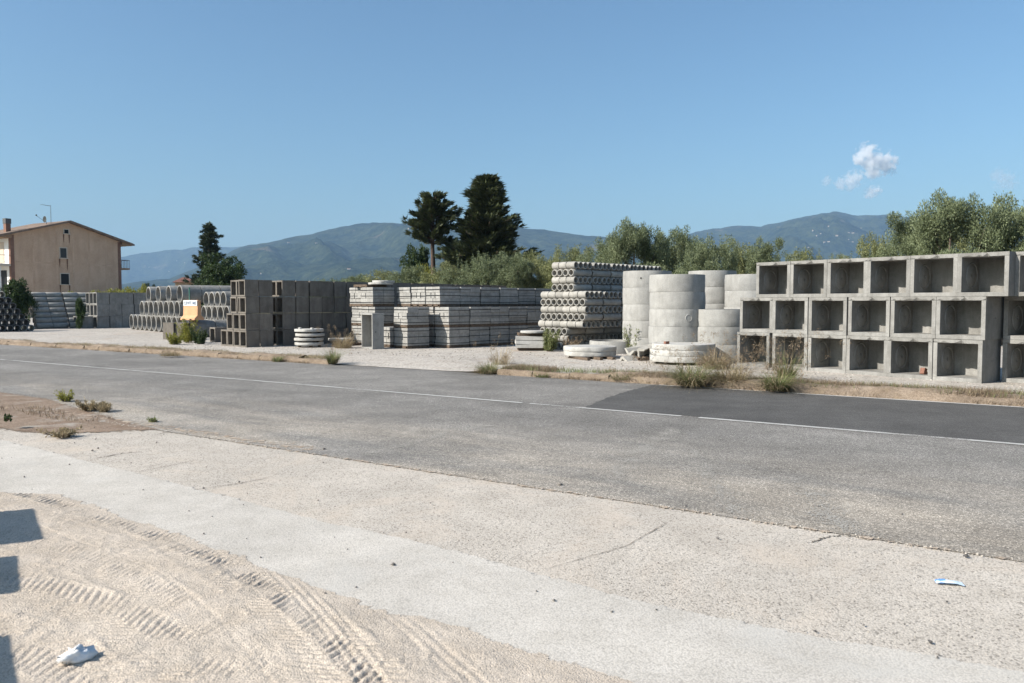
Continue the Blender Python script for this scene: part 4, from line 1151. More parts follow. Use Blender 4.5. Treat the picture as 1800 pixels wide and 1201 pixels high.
# clouds: small sunlit puffs, far beyond and above the haze
def cloud(px, py, size, seed, label, dens, puffs):
    Y = 14000.0; c = D(px, py, Y); g = random.Random(seed)
    m, nt, out = new_mat('cloud_vapour')
    tc = nt.nodes.new('ShaderNodeTexCoord')
    nz = noise(nt, tc.outputs['Object'], 3.2 / size, 7, .62)
    at = N(nt, 'ShaderNodeVectorMath', operation='LENGTH')
    f = None
    for (dx, dz, r) in puffs:                     # density falls off round each puff's own centre
        sub = N(nt, 'ShaderNodeVectorMath', operation='DISTANCE'); sub.inputs[1].default_value = (dx * size, 0, dz * size)
        nt.links.new(tc.outputs['Object'], sub.inputs[0])
        q = math_(nt, 'SUBTRACT', 1.0, math_(nt, 'DIVIDE', sub.outputs['Value'], r * size))
        f = q if f is None else math_(nt, 'MAXIMUM', f, q)
    d = math_(nt, 'ADD', f, math_(nt, 'MULTIPLY', math_(nt, 'SUBTRACT', nz, .58), 3.4))
    d = math_(nt, 'MULTIPLY', math_(nt, 'MULTIPLY', d, 3.0, True), dens)
    pv = N(nt, 'ShaderNodeVolumePrincipled'); pv.inputs['Color'].default_value = (1, 1, 1, 1); pv.inputs['Anisotropy'].default_value = .2
    nt.links.new(d, pv.inputs['Density']); nt.links.new(pv.outputs[0], out.inputs['Volume'])
    nt.nodes.remove(at)
    x0 = min(p[0] - p[2] for p in puffs); x1 = max(p[0] + p[2] for p in puffs); z0 = min(p[1] - p[2] for p in puffs); z1 = max(p[1] + p[2] for p in puffs); ry = max(p[2] for p in puffs)
    mb = MB(); mb.box(x0 * size, x1 * size, -ry * size, ry * size, z0 * size, z1 * size)
    tag(obj('cloud', mb.mesh('cloud', m), None, c), label, 'cloud', 'small clouds over the right hill')
PXM = 14000 / FPX
cloud(1535, 285, 40 * PXM, 1, 'bright puffy cloud, the largest over the right hill', .012, [(-.25, .35, .55), (0, -.05, .62), (.5, -.1, .6), (-.55, .1, .4), (.1, -.45, .4)])
cloud(1497, 318, 27 * PXM, 2, 'soft grey-white cloud below the largest one', .006, [(0, 0, .75), (-.7, -.2, .5), (.3, .3, .5)])
cloud(1533, 338, 17 * PXM, 3, 'small round cloud lowest over the hilltop', .010, [(0, 0, .8), (.5, .2, .6), (-.4, -.3, .5)])
cloud(1453, 319, 11 * PXM, 4, 'tiny cloud at the left of the group', .006, [(0, 0, .9), (.1, .5, .6)])
cloud(1765, 316, 26 * PXM, 5, 'faint wispy cloud near the right edge', .0022, [(0, 0, .8), (-.5, .3, .6), (.4, -.3, .6)])

# ================================================================== house at the left
M['plaster'] = concrete('tan_plaster', (0.50, 0.335, 0.225), (0.62, 0.44, 0.31), 0.5, 0.0, 0.28, False)
M['plaster_red'] = plain('red_brown_paint', (0.22, 0.125, 0.09), .9, .2, 2)
M['white_wall'] = plain('white_render', (0.76, 0.75, 0.72), .9, .06, 1)
M['tiles'] = plain('roof_sheet', (0.20, 0.145, 0.11), .9, .3, 2)
M['soffit'] = plain('brown_soffit', (0.30, 0.20, 0.13), .9, .15, 1)
M['pane'] = plain('dark_glass', (0.012, 0.013, 0.014), .5, .1, 1, 0, .2)
M['shutter'] = plain('grey_shutter', (0.055, 0.06, 0.058), .8)
M['trim'] = plain('pale_trim', (0.55, 0.47, 0.38), .9)
M['metal'] = plain('dark_railing', (0.10, 0.10, 0.10), .5)
def house():
    HY = 85.0; hx = (22 - 900) / FPX * HY; W, Dp, EV, RG = 12.7, 6.5, 9.0, 10.75
    e = tag(obj('house', None, None, (hx, HY, 0), (0, 0, math.atan2(.866, .5))), 'tan gabled house behind the pipes at the left', 'house')
    mb = MB(); m = W / 2
    mb.add([(0, 0, 0), (W, 0, 0), (W, 0, EV), (m, 0, RG), (0, 0, EV), (0, Dp, 0), (W, Dp, 0), (W, Dp, EV), (m, Dp, RG), (0, Dp, EV)], [(0, 1, 2, 3, 4), (9, 8, 7, 6, 5), (1, 6, 7, 2)], 0)
    mb.add([(0, 0, 0), (0, 0, EV), (0, Dp, EV), (0, Dp, 0)], [(0, 1, 2, 3)], 1)
    wall = obj('wall', mb.mesh('wall', [M['plaster'], M['white_wall']]), e)
    for x in (.0, W - .38): b = MB(); b.box(x - .012, x + .392, -.02, .3, 0, EV - .02); obj('corner_strip', b.mesh('corner_strip', M['plaster_red']), e)
    for x in (2.3, 4.85, 6.75, 8.6, 10.7): b = MB(); b.box(x, x + .22, -.012, .1, 0, EV + min(x, W - x) * .2); obj('pilaster_strip', b.mesh('pilaster_strip', M['plaster']), e)
    for z in (3.05, 6.05): b = MB(); b.box(.40, W - .40, -.008, .1, z, z + .14); obj('floor_band', b.mesh('floor_band', M['plaster']), e)
    sl = (RG - EV) / m; ov = 1.35; t = .22
    for s in (-1, 1):
        b = MB(); x0, x1 = (m, W + ov) if s > 0 else (m, -ov)
        z0, z1 = RG + .02, RG + .02 - sl * abs(x1 - x0)
        b.add([(x0, -.55, z0), (x1, -.55, z1), (x1, Dp + .5, z1), (x0, Dp + .5, z0), (x0, -.55, z0 + t), (x1, -.55, z1 + t), (x1, Dp + .5, z1 + t), (x0, Dp + .5, z0 + t)],
              [(0, 1, 2, 3), (4, 7, 6, 5), (0, 4, 5, 1), (1, 5, 6, 2), (2, 6, 7, 3), (0, 3, 7, 4)], 0)
        obj('roof', b.mesh('roof', M['tiles']), e)
        g = MB(); g.tube([(x1 + s * .05, -.6, z1 + .06), (x1 + s * .05, Dp + .5, z1 + .06)], [.09, .09], 8); obj('rain_gutter', g.mesh('rain_gutter', M['plaster_red']), e)
        f = MB(); xa, xb = (W - .02, W + ov - .1) if s > 0 else (.02, -ov + .1)
        f.box(min(xa, xb), max(xa, xb), -.3, Dp, EV - .42, EV - .30); obj('soffit', f.mesh('soffit', M['soffit']), e)
        f = MB(); f.add([(xa, -.31, EV - .30), (xb, -.31, EV - .30), (xb, -.31, EV - sl * abs(xb - xa) * .55), (xa, -.31, EV + .02)], [(0, 1, 2, 3)]); obj('eave_board', f.mesh('eave_board', M['soffit']), e)
    def window(x0, x1, z0, z1, shut, rust=True):
        w = MB(); t_ = .09
        w.box(x0 - t_, x1 + t_, -.05, .05, z1, z1 + t_); w.box(x0 - t_, x0, -.05, .05, z0, z1); w.box(x1, x1 + t_, -.05, .05, z0, z1)
        f = obj('window', w.mesh('window', M['trim']), e)
        p = MB(); p.box(x0, x1, -.02, .04, z0, z1); obj('shutter' if shut else 'pane', p.mesh('pane', M['shutter'] if shut else M['pane']), f)
        if shut:
            for k in range(7): l = MB(); zz = z0 + (z1 - z0) * (k + .5) / 7; l.box(x0 + .01, x1 - .01, -.035, -.02, zz - .05, zz + .05); obj('slat', l.mesh('slat', M['shutter']), f)
        l = MB(); l.box(x0 - .16, x1 + .16, -.12, .05, z0 - .09, z0 - .002); obj('sill', l.mesh('sill', M['trim']), f)
        if rust:
            for xx in (x0 - .12, x1 + .02):
                l = MB(); hh = rnd.uniform(.8, 1.4)
                l.add([(xx - .03, -.0225, z0 - .1), (xx + .13, -.0225, z0 - .1), (xx + .09, -.0225, z0 - .1 - hh * .6), (xx + .05, -.0225, z0 - .1 - hh), (xx + .01, -.0225, z0 - .1 - hh * .7)], [(4, 3, 2, 1, 0)]); obj('rust_streak', l.mesh('rust_streak', M['rust']), f)
    window(5.33, 6.05, 6.76, 7.86, True); window(5.33, 6.25, 3.80, 4.98, False); window(5.85, 6.35, 9.52, 9.95, False, True)
    # left front: balcony, shutters, columns
    b = MB(); b.box(-1.35, -.01, .0, Dp, 5.62, 5.86); bal = obj('balcony', b.mesh('balcony', M['trim']), e)
    r = MB()
    for y in np.arange(.05, Dp, .45): r.box(-1.33, -1.30, y, y + .03, 5.87, 6.75)
    r.box(-1.34, -1.29, .03, Dp, 6.75, 6.80); r.box(-1.33, 0, .03, .06, 6.75, 6.80); obj('railing', r.mesh('railing', M['metal']), bal)
    for y in (1.2, 4.2):
        w = MB(); w.box(-.05, .02, y, y + 1.0, 6.0, 8.2); obj('balcony_door', w.mesh('balcony_door', M['trim']), e)
    for y in (.8, 3.0, 5.2): w = MB(); w.box(-.04, .02, y, y + 1.1, 3.0, 5.2); obj('door', w.mesh('door', M['pane']), e)
    for y in (.02, 2.2, 4.8): w = MB(); w.box(-1.30, -1.02, y, y + .28, 0, 5.61); obj('column', w.mesh('column', M['white_wall']), e)
    # right side balcony in profile
    b = MB(); b.box(W + .01, W + 1.35, .3, Dp * .6, 5.72, 5.92); bal = obj('balcony', b.mesh('balcony', M['soffit']), e)
    r = MB()
    for x in np.arange(W + .1, W + 1.35, .2): r.box(x, x + .03, .32, .35, 5.93, 6.85)
    for y in np.arange(.32, Dp * .6, .3): r.box(W + 1.30, W + 1.33, y, y + .03, 5.93, 6.85)
    r.box(W + .01, W + 1.34, .31, .36, 6.85, 6.90); r.box(W + 1.29, W + 1.34, .37, Dp * .6, 6.85, 6.90); obj('railing', r.mesh('railing', M['metal']), bal)
    c = MB(); c.box(.15, .65, 1.0, 1.5, EV, EV + 1.2); ch = obj('chimney', c.mesh('chimney', M['plaster_red']), e)
    c = MB(); c.box(.11, .69, .96, 1.54, EV + 1.203, EV + 1.75); obj('chimney_cap', c.mesh('chimney_cap', M['metal']), ch)
    a = MB(); a.tube([(5.0, 1, RG - .3), (5.0, 1, RG + 1.9)], [.03, .02], 6); a.tube([(5.0, 1, RG + 1.8), (3.9, 1, RG + 1.85)], [.025, .02], 6)
    for x in (4.0, 4.3, 4.6): a.tube([(x, .75, RG + 1.83), (x, 1.25, RG + 1.83)], [.012, .012], 5)
    obj('antenna', a.mesh('antenna', M['metal']), e)
    a = MB(); n = 14; a.add([(4.35 + .05, 1, RG + .25)] + [(4.35 - .06, 1 + .36 * math.cos(6.283 * k / n), RG + .25 + .36 * math.sin(6.283 * k / n)) for k in range(n)], [(0, 1 + k, 1 + (k + 1) % n) for k in range(n)])
    a.tube([(4.4, 1, RG + .2), (4.5, 1, RG - .3)], [.03, .03], 5); a.tube([(4.35, 1, RG - .05), (3.4, 1, RG + .6)], [.018, .018], 5)
    a.box(3.33, 3.45, .94, 1.06, RG + .55, RG + .7)
    obj('satellite_dish', a.mesh('satellite_dish', M['shutter']), e)
house()
def small_house():
    q = D(325, 500, 150.0)
    e = tag(obj('house', None, None, (q.x, 150, 0), (0, 0, .3)), 'small distant house with a red roof behind the pipes', 'house')
    b = MB(); b.box(-1.5, 1.5, -2, 2, 0, 5.5); obj('wall', b.mesh('wall', M['plaster']), e)
    b = MB(); b.add([(-2.0, -2.5, 5.5), (2.0, -2.5, 5.5), (2.0, 2.5, 5.5), (-2.0, 2.5, 5.5), (-.4, 0, 6.5), (.4, 0, 6.5)], [(0, 1, 5, 4), (2, 3, 4, 5), (0, 4, 3), (1, 2, 5), (3, 2, 1, 0)])
    obj('roof', b.mesh('roof', plain('red_tiles', (0.17, 0.082, 0.062), .9, .2, 3)), e)
    for x in (-1.2, .6): b = MB(); b.box(x * .7, x * .7 + .6, -2.03, -1.9, 4.0, 5.0); obj('window', b.mesh('window', M['pane']), e)
small_house()

# ================================================================== trees and plants
M['bark'] = plain('bark', (0.13, 0.10, 0.075), 1.0, .35, 4, .6)
M['bark_red'] = plain('reddish_bark', (0.085, 0.058, 0.044), 1.0, .35, 4, .6)
M['olive'] = leafmat('olive_leaves', (0.044, 0.062, 0.021), (0.29, 0.33, 0.185), .25)
M['olive_yellowish'] = leafmat('olive_leaves_yellowish', (0.065, 0.080, 0.025), (0.36, 0.37, 0.175), .28)  # yellower, paler leaf colour for some of the tree shapes
M['cypress'] = leafmat('cypress_foliage', (0.016, 0.023, 0.010), (0.090, 0.105, 0.042), .1)
M['pine'] = leafmat('dark_conifer', (0.014, 0.024, 0.013), (0.070, 0.092, 0.050), .1)
M['broad'] = leafmat('broadleaf', (0.018, 0.034, 0.010), (0.075, 0.115, 0.035), .25)
M['yellowgreen'] = leafmat('yellow_green', (0.13, 0.14, 0.022), (0.40, 0.38, 0.085), .4)
M['grass_green'] = leafmat('grass_green', (0.10, 0.125, 0.040), (0.30, 0.32, 0.14), .4)
M['grass_dry'] = leafmat('grass_dry', (0.20, 0.150, 0.080), (0.46, 0.38, 0.24), .3)
M['seed'] = leafmat('seed_heads', (0.16, 0.115, 0.075), (0.36, 0.28, 0.19), .3)

def leaves(centers, radii, n, L, Wd, up=0.3, out=0.5, flat=1.0, seed=1, power=.45):
    """n leaf blades spread through clumps; returns V, F, tint"""
    g = np.random.default_rng(seed)
    C = np.asarray(centers, float); rr_ = np.asarray(radii, float)
    w = rr_ ** 2; k = g.choice(len(C), n, p=w / w.sum())
    d = g.normal(size=(n, 3)); d /= np.linalg.norm(d, axis=1)[:, None]
    rad = rr_[k] * g.random(n) ** power
    P = C[k] + d * rad[:, None] * np.array([1, 1, flat])
    ax = d * out + g.normal(size=(n, 3)) * .55 + np.array([0, 0, up]); ax /= np.linalg.norm(ax, axis=1)[:, None]
    sd = np.cross(ax, g.normal(size=(n, 3))); sd /= np.linalg.norm(sd, axis=1)[:, None] + 1e-9
    ln = L * g.uniform(.6, 1.35, n)[:, None]; wd = Wd * g.uniform(.7, 1.3, n)[:, None]
    V = np.stack([P, P + ax * ln * .45 + sd * wd, P + ax * ln, P + ax * ln * .45 - sd * wd], 1).reshape(-1, 3)
    F = np.arange(4 * n).reshape(n, 4)
    ct = g.random(len(C))[k]
    t = np.clip((.65 * g.random(n) + .35 * ct) ** 1.3, 0, 1)
    return V, F, np.repeat(t, 4)
def limb_mesh(name, limbs, mat):
    mb = MB()
    for pts, rad in limbs: mb.tube(pts, rad, 7)
    return mb.mesh(name, mat, True)
def crooked(a, b, n, amp, g):
    a, b = Vector(a), Vector(b)
    return [a.lerp(b, i / n) + Vector((g.uniform(-amp, amp), g.uniform(-amp, amp), g.uniform(-amp, amp) * .4)) * (0 < i < n) for i in range(n + 1)]

def olive_proto(seed, mat, H=5.8, Rx=2.7, nleaf=30000, shoots=False):
    g = random.Random(seed); C = []; rd = []; limbs = []
    base = crooked((0, 0, 0), (g.uniform(-.2, .2), g.uniform(-.2, .2), 1.3), 4, .08, g); limbs.append((base, [.26, .22, .2, .19, .18]))
    lobes = []
    for i in range(g.randint(9, 11)):
        a = i * 2.4 + g.uniform(-.3, .3); r = Rx * g.uniform(.25, .72); z = H * g.uniform(.34, .84)
        lobes.append((r * math.cos(a), r * math.sin(a), z, g.uniform(.85, 1.4)))
        tip = (r * math.cos(a), r * math.sin(a), z); limbs.append((crooked(base[-1], tip, 5, .15, g), [.14, .11, .09, .07, .05, .03]))
    lobes.append((g.uniform(-.3, .3), g.uniform(-.3, .3), H - 1.0, 1.0))
    for (x, y, z, s) in lobes:
        for k in range(22):
            v = Vector((g.gauss(0, 1), g.gauss(0, 1), g.gauss(0, 1))).normalized() * s * g.uniform(.45, 1.08)
            C.append((x + v.x, y + v.y, min(max(z + v.z * .85, .7), H - .1))); rd.append(g.uniform(.20, .42))
    if shoots:
        for k in range(26):
            a = g.uniform(0, 6.28); r = Rx * g.uniform(.1, .85); z0 = H * g.uniform(.72, .9)
            for q in range(4): C.append((r * math.cos(a) + .05 * q, r * math.sin(a), z0 + q * .2)); rd.append(.13 - .02 * q)
    V, F, t = leaves(C, rd, nleaf, .115, .020, .45, .6, 1.0, seed)
    return limb_mesh('trunk', limbs, M['bark']), np_mesh('crown', V, F, mat, t)
OL = [olive_proto(100 + i, M['olive'] if i < 3 else M['olive_yellowish'], nleaf=46000, shoots=(i >= 2)) for i in range(5)]
def tree(name, protos, px, Y, top, wpx, label, cat='tree', group=None, H=5.8, Wn=5.8, rz=None):
    tr, cr = protos
    x = (px - 900) / FPX * Y
    h = CAMZ + (HOR - top) / FPX * Y; sx = wpx / FPX * Y / Wn
    e = tag(obj(name, None, None, (x, Y, 0), (0, 0, rnd.uniform(0, 6.28) if rz is None else rz), (sx, sx, h / H)), label, cat, group)
    obj('trunk', tr, e); obj('crown', cr, e); return e
ol_list = [(1118, 39, 388, 150, 0), (1183, 41, 402, 130, 1), (1243, 38, 412, 130, 2), (1305, 43, 428, 120, 3), (1352, 41, 420, 120, 1), (1404, 44, 436, 120, 4), (1005, 44, 430, 130, 4), (950, 47, 446, 130, 3), (898, 46, 448, 130, 0),
           (846, 46, 443, 130, 2), (793, 50, 466, 130, 3), (735, 53, 468, 130, 1), (680, 56, 474, 120, 4), (632, 60, 482, 110, 0), (585, 62, 488, 100, 2), (1060, 42, 420, 130, 1),
           (1590, 33, 374, 150, 1), (1682, 30, 338, 190, 0), (1765, 31, 346, 190, 2), (1850, 29, 350, 190, 1), (1545, 36, 416, 120, 3), (1478, 44, 446, 110, 4), (1640, 36, 372, 160, 4)]
ol_lab = ['tall silvery olive tree above the rear well rings', 'olive tree right of the tallest middle olive', 'dense olive tree behind the front well rings', 'lower olive tree over the rear ring stacks', 'olive tree left of the top box row', 'yellowish olive tree just above the first top box',
          'loose young olive tree behind the crossed pipes', 'olive bush left of the crossed pipes', 'grey-green olive behind the long block row, below the big cypress', 'rounded olive bush under the big cypress', 'low olive bush between the two cypresses', 'low olive bush under the umbrella cypress',
          'low pale olive left of the umbrella cypress', 'low olive topping the long wall', 'farthest left olive just above the long wall', 'olive between the crossed pipes and tallest middle olive',
          'silvery olive, leftmost of the big right trees', 'tallest big olive at the right above the box row', 'big olive near the right edge', 'big olive cut by the right edge', 'small olive at the foot of the big right trees', 'low olive peeking over the second top box', 'olive behind the tallest right olive']
for (px, Y, top, w, k), lab in zip(ol_list, ol_lab): tree('olive_tree', OL[k], px, Y, top, w, lab, 'olive tree', 'olive trees behind the yard')

def sprays(C, rd, dirs, n, L, Wd, seed):
    g = np.random.default_rng(seed); C = np.asarray(C); rd = np.asarray(rd); dirs = np.asarray(dirs)
    k = g.choice(len(C), n, p=rd ** 2 / (rd ** 2).sum()); d = g.normal(size=(n, 3)); d /= np.linalg.norm(d, axis=1)[:, None]
    P = C[k] + d * (rd[k] * g.random(n) ** .5)[:, None] * np.array([1, 1, .8])
    ax = dirs[k] * 1.3 + g.normal(size=(n, 3)) * .45; ax /= np.linalg.norm(ax, axis=1)[:, None]
    sd = np.cross(ax, g.normal(size=(n, 3))); sd /= np.linalg.norm(sd, axis=1)[:, None] + 1e-9
    ln = L * g.uniform(.5, 1.5, n)[:, None]; wd = Wd * g.uniform(.6, 1.4, n)[:, None]
    V = np.stack([P, P + ax * ln * .4 + sd * wd, P + ax * ln, P + ax * ln * .4 - sd * wd], 1).reshape(-1, 3)
    t = np.clip(.5 * g.random(n) + .5 * g.random(len(C))[k], 0, 1)
    return V, np.arange(4 * n).reshape(n, 4), np.repeat(t, 4)
def conifer(seed, H, Rb, z0, mat, shape, n, upness, nb, bark='bark', L=.22, Wd=.045):
    """branches set round a trunk; shape(t) gives the reach at height fraction t"""
    g = random.Random(seed); C = []; rd = []; dr = []; limbs = [([(0, 0, 0), (0.05, 0, H * .35), (-.05, .05, H * .7), (0, 0, H * .97)], [H * .026, H * .02, H * .012, .02])]
    for i in range(nb):
        t = (i + g.random()) / nb; z = z0 + (H - z0) * t; a = i * 2.399 + g.uniform(-.5, .5)
        r = Rb * shape(t) * g.uniform(.62, 1.16)
        d = Vector((math.cos(a), math.sin(a), upness)).normalized()
        m = max(2, int(r / .34)); tip = Vector((0, 0, z)) + d * r
        if r > .8: limbs.append(([(0, 0, z), tuple(Vector((0, 0, z)) + d * r * .5), tuple(tip)], [.05, .035, .012]))
        for k in range(m):
            f = (k + 1) / m; q = Vector((0, 0, z)) + d * r * f
            if f < .3 and r > 1.2: continue
            C.append((q.x + g.uniform(-.15, .15), q.y + g.uniform(-.15, .15), min(q.z + g.uniform(-.1, .12), H))); rd.append((.30 - .15 * f) * g.uniform(.7, 1.25)); dr.append((d.x, d.y, d.z + .25))
    V, F, tt = sprays(C, rd, dr, n, L, Wd, seed)
    return limb_mesh('trunk', limbs, M[bark]), np_mesh('crown', V, F, mat, tt)
H_ = 11.1
big_c = conifer(31, H_, 2.75, .6, M['cypress'], lambda t: (1 - t) ** .88 * (.88 + .16 * math.sin(t * 23)) + .07, 85000, .62, 420, 'bark', .30, .040)
tree('cypress_tree', big_c, 857, 60, 317, 212, 'tall dense dark cypress in the middle', 'cypress', None, H_, 5.3, .4)
def umb_shape(t): return (.60 + .40 * math.sin(min(t * 1.5, 1) * 2.6)) * (1.0 if t < .6 else 1.0 - (t - .6) * 1.6) * (1.0 if int(t * 9) % 2 == 0 else .62)
umb = conifer(37, 9.6, 2.15, 6.0, M['cypress'], umb_shape, 22000, .30, 92, 'bark_red', .30, .034)
tree('cypress_tree', umb, 762, 60, 346, 106, 'umbrella-shaped cypress on a long bare reddish trunk', 'cypress', None, 9.6, 4.3, 1.0)
ced = conifer(41, 6.6, 2.6, .4, M['pine'], lambda t: (1 - t * .62) * (.8 + .2 * math.sin(t * 17)), 26000, .15, 110)
tree('cedar_tree', ced, 800, 66, 424, 110, 'dark spreading conifer behind the umbrella trunk', 'conifer', None, 6.6, 5.2)
ced2 = conifer(43, 9.6, 2.1, .5, M['pine'], lambda t: (1 - t) ** .85 * (.8 + .3 * math.sin(t * 24)) + .06, 26000, .22, 130, 'bark', .26, .035)
tree('fir_tree', ced2, 371, 80, 396, 90, 'dark pointed fir left of the long wall', 'fir', None, 9.6, 4.1)
def broad_proto(seed, mat, H, Rx, n, L=.16, W_=.05, lobes=17):
    g = random.Random(seed); C = []; rd = []; limbs = [([(0, 0, 0), (0.03, 0, H * .25), (0, .04, H * .5)], [H * .035, H * .028, H * .015])]
    for i in range(lobes):
        a = i * 2.4; r = Rx * g.uniform(.08, .55); z = H * g.uniform(.28, .80) - r * .25; s = Rx * g.uniform(.36, .5)
        limbs.append((crooked((0, 0, H * .25), (r * math.cos(a), r * math.sin(a), z), 3, .08, g), [.07, .05, .04, .02]))
        for k in range(16):
            v = Vector((g.gauss(0, 1), g.gauss(0, 1), g.gauss(0, 1))).normalized() * s * g.uniform(.6, 1.05)
            C.append((r * math.cos(a) + v.x, r * math.sin(a) + v.y, max(.25, min(z + v.z, H)))); rd.append(Rx * g.uniform(.07, .15))
    V, F, t = leaves(C, rd, n, L, W_, .1, .7, 1.0, seed)
    return limb_mesh('trunk', limbs, M['bark']), np_mesh('crown', V, F, mat, t)
rb = broad_proto(51, M['broad'], 6.2, 2.4, 24000)
tree('broadleaf_tree', rb, 390, 74, 434, 92, 'round dense green tree in front of the fir', 'tree', None, 6.2, 4.8)
rb2 = broad_proto(53, M['broad'], 5.0, 2.4, 20000)
tree('broadleaf_tree', rb2, 737, 64, 424, 70, 'dark rounded tree left of the umbrella trunk', 'tree', None, 5.0, 4.8)
yg = broad_proto(55, M['yellowgreen'], 3.2, 1.6, 11000, .13, .035)
tree('leafy_bush', yg, 740, 61, 458, 60, 'bright green bush at the foot of the umbrella trunk', 'bush', None, 3.2, 3.2)
tree('broadleaf_tree', rb, 266, 110, 492, 26, 'small dark tree by the distant red-roofed house', 'tree', None, 6.2, 4.8)
tree('leafy_bush', yg, 255, 105, 495, 20, 'small orange-green bush right of the house', 'bush', None, 3.2, 3.2)
for i, (px, top, w) in enumerate([(165, 506, 40), (195, 503, 50), (228, 500, 50), (255, 502, 45), (128, 508, 25)]):
    tree('hedge_bush', yg, px, 58, top, w, 'yellow-green bush behind the far left boxes, %s from left' % ORD[[4, 0, 1, 2, 3].index(i) if i else 1], 'bush', 'bushes behind the far left boxes', 3.2, 3.2)
ol = broad_proto(57, M['broad'], 3.6, 1.7, 12000, .2, .035)
tree('oleander_bush', ol, 32, 49.5, 484, 62, 'leafy green bush over the dark pipes at the left', 'bush', None, 3.6, 3.4)
tree('oleander_bush', ol, -8, 50, 497, 50, 'leafy bush cut by the left edge', 'bush', None, 3.6, 3.4)
tree('leafy_bush', ol, 141, 50.2, 526, 20, 'thin plant growing among the leaning pipes', 'bush', None, 3.2, 3.2)

# ---- grasses
def blades(n, R0, H, spread, w, seed, droop=.5, seg=4):
    g = np.random.default_rng(seed)
    a = g.uniform(0, 6.283, n); r = R0 * np.sqrt(g.random(n)); x0 = r * np.cos(a); y0 = r * np.sin(a)
    th = a + g.normal(0, .6, n); lean = spread * g.random(n) ** .6 * 1.25; h = H * (.18 + .95 * g.random(n) ** 1.4)
    V = np.zeros((n, 2 * seg + 1, 3)); sx, sy = -np.sin(th), np.cos(th)
    for i in range(seg + 1):
        f = i / seg; out_ = lean * f ** 1.6 * h; z = h * (f - droop * lean * f ** 2.5 * .6)
        cx = x0 + np.cos(th) * out_; cy = y0 + np.sin(th) * out_; ww = w * (1 - f * .85)
        if i < seg:
            V[:, 2 * i] = np.stack([cx - sx * ww, cy - sy * ww, z], 1); V[:, 2 * i + 1] = np.stack([cx + sx * ww, cy + sy * ww, z], 1)
        else: V[:, 2 * i] = np.stack([cx, cy, z], 1)
    k = 2 * seg + 1; F = []
    for i in range(seg - 1): F.append(np.array([2 * i, 2 * i + 1, 2 * i + 3, 2 * i + 2]))
    F.append(np.array([2 * seg - 2, 2 * seg - 1, 2 * seg, 2 * seg]))
    Q = np.concatenate([(f[None] + np.arange(n)[:, None] * k) for f in F[:-1]])
    T = np.array([2 * seg - 2, 2 * seg - 1, 2 * seg])[None] + np.arange(n)[:, None] * k
    Q3 = np.concatenate([Q[:, [0, 1, 2]], Q[:, [0, 2, 3]], T])
    return V.reshape(-1, 3), Q3, np.repeat(np.clip(g.normal(.5, .25, n), 0, 1), k), V[:, -1, :]
def tuft(px, py, R0, H, n, spread, label, mat='grass_green', seeds=0, z=YZ, seed=0, dry=0, w=.006, cat='grass tuft', name='grass_tuft'):
    p = G(px, py, z); e = tag(obj(name, None, None, (p.x, p.y, z - .01)), label, cat)
    V, F, t, tips = blades(n, R0, H, spread, w, seed + 500); obj('blades', np_mesh('blades', V, F, M[mat], t), e)
    if dry:
        V, F, t, tips2 = blades(dry, R0 * 1.1, H * .95, spread * 1.2, w, seed + 900, .8); obj('dry_blades', np_mesh('dry_blades', V, F, M['grass_dry'], t), e)
    if seeds:
        V, F, t, tp = blades(seeds, R0 * .8, H * 1.25, spread * .9, w * .6, seed + 700, .4); obj('stalks', np_mesh('stalks', V, F, M['grass_dry'], t), e)
        V, F, t = leaves(tp, np.full(len(tp), .06), seeds * 26, .05, .005, -.5, .2, 1.6, seed + 3); obj('seed_heads', np_mesh('seed_heads', V, F, M['seed'], t), e)['kind'] = 'stuff'
    return e
KZ = .06
tuft(1215, 676, .26, .66, 650, 1.6, 'big green grass tuft on the kerb before the round slabs', 'grass_green', 40, KZ, 1, 500)
tuft(1283, 675, .28, .62, 420, 1.6, 'brownish grass tuft right of the big green one', 'grass_dry', 30, KZ, 2, 500)
tuft(1258, 648, .28, .72, 300, 1.6, 'leaning dry grass against the low ring stack', 'grass_dry', 120, YZ, 3, 200)
tuft(1365, 684, .22, .50, 600, 1.5, 'bright green grass tuft on the kerb before the boxes', 'grass_green', 20, KZ, 4, 250)
tuft(1382, 668, .16, .88, 180, 1.1, 'tall seed-headed grass before the second bottom box', 'grass_green', 75, YZ, 5, 120)
tuft(585, 638, .12, .50, 420, 1.1, 'green grass tuft at the end of the left kerb', 'grass_green', 10, KZ, 6, 100)
tuft(603, 612, .30, .75, 200, 1.1, 'dry stalks leaning over the single cover disc', 'grass_dry', 60, YZ, 7, 80)
tuft(858, 655, .22, .36, 380, 1.5, 'grass clump where the right kerb begins', 'grass_green', 12, KZ * .5, 8, 350)
tuft(880, 640, .25, .60, 60, .7, 'thin dry stalks at the start of the right kerb', 'grass_dry', 14, YZ, 9, 60)
tuft(955, 662, .18, .18, 260, 1.6, 'low green weed on the right kerb face', 'grass_green', 0, .02, 10)
tuft(1095, 666, .25, .26, 300, 1.4, 'sparse green grass on the kerb below the gutters', 'grass_green', 6, KZ, 11, 200)
tuft(488, 635, .14, .22, 260, .9, 'small dark weed on the left kerb face', 'grass_green', 0, .02, 12, 60)
tuft(300, 625, .30, .22, 220, 1.1, 'dry low weed on the left kerb', 'grass_dry', 8, KZ, 13, 160)
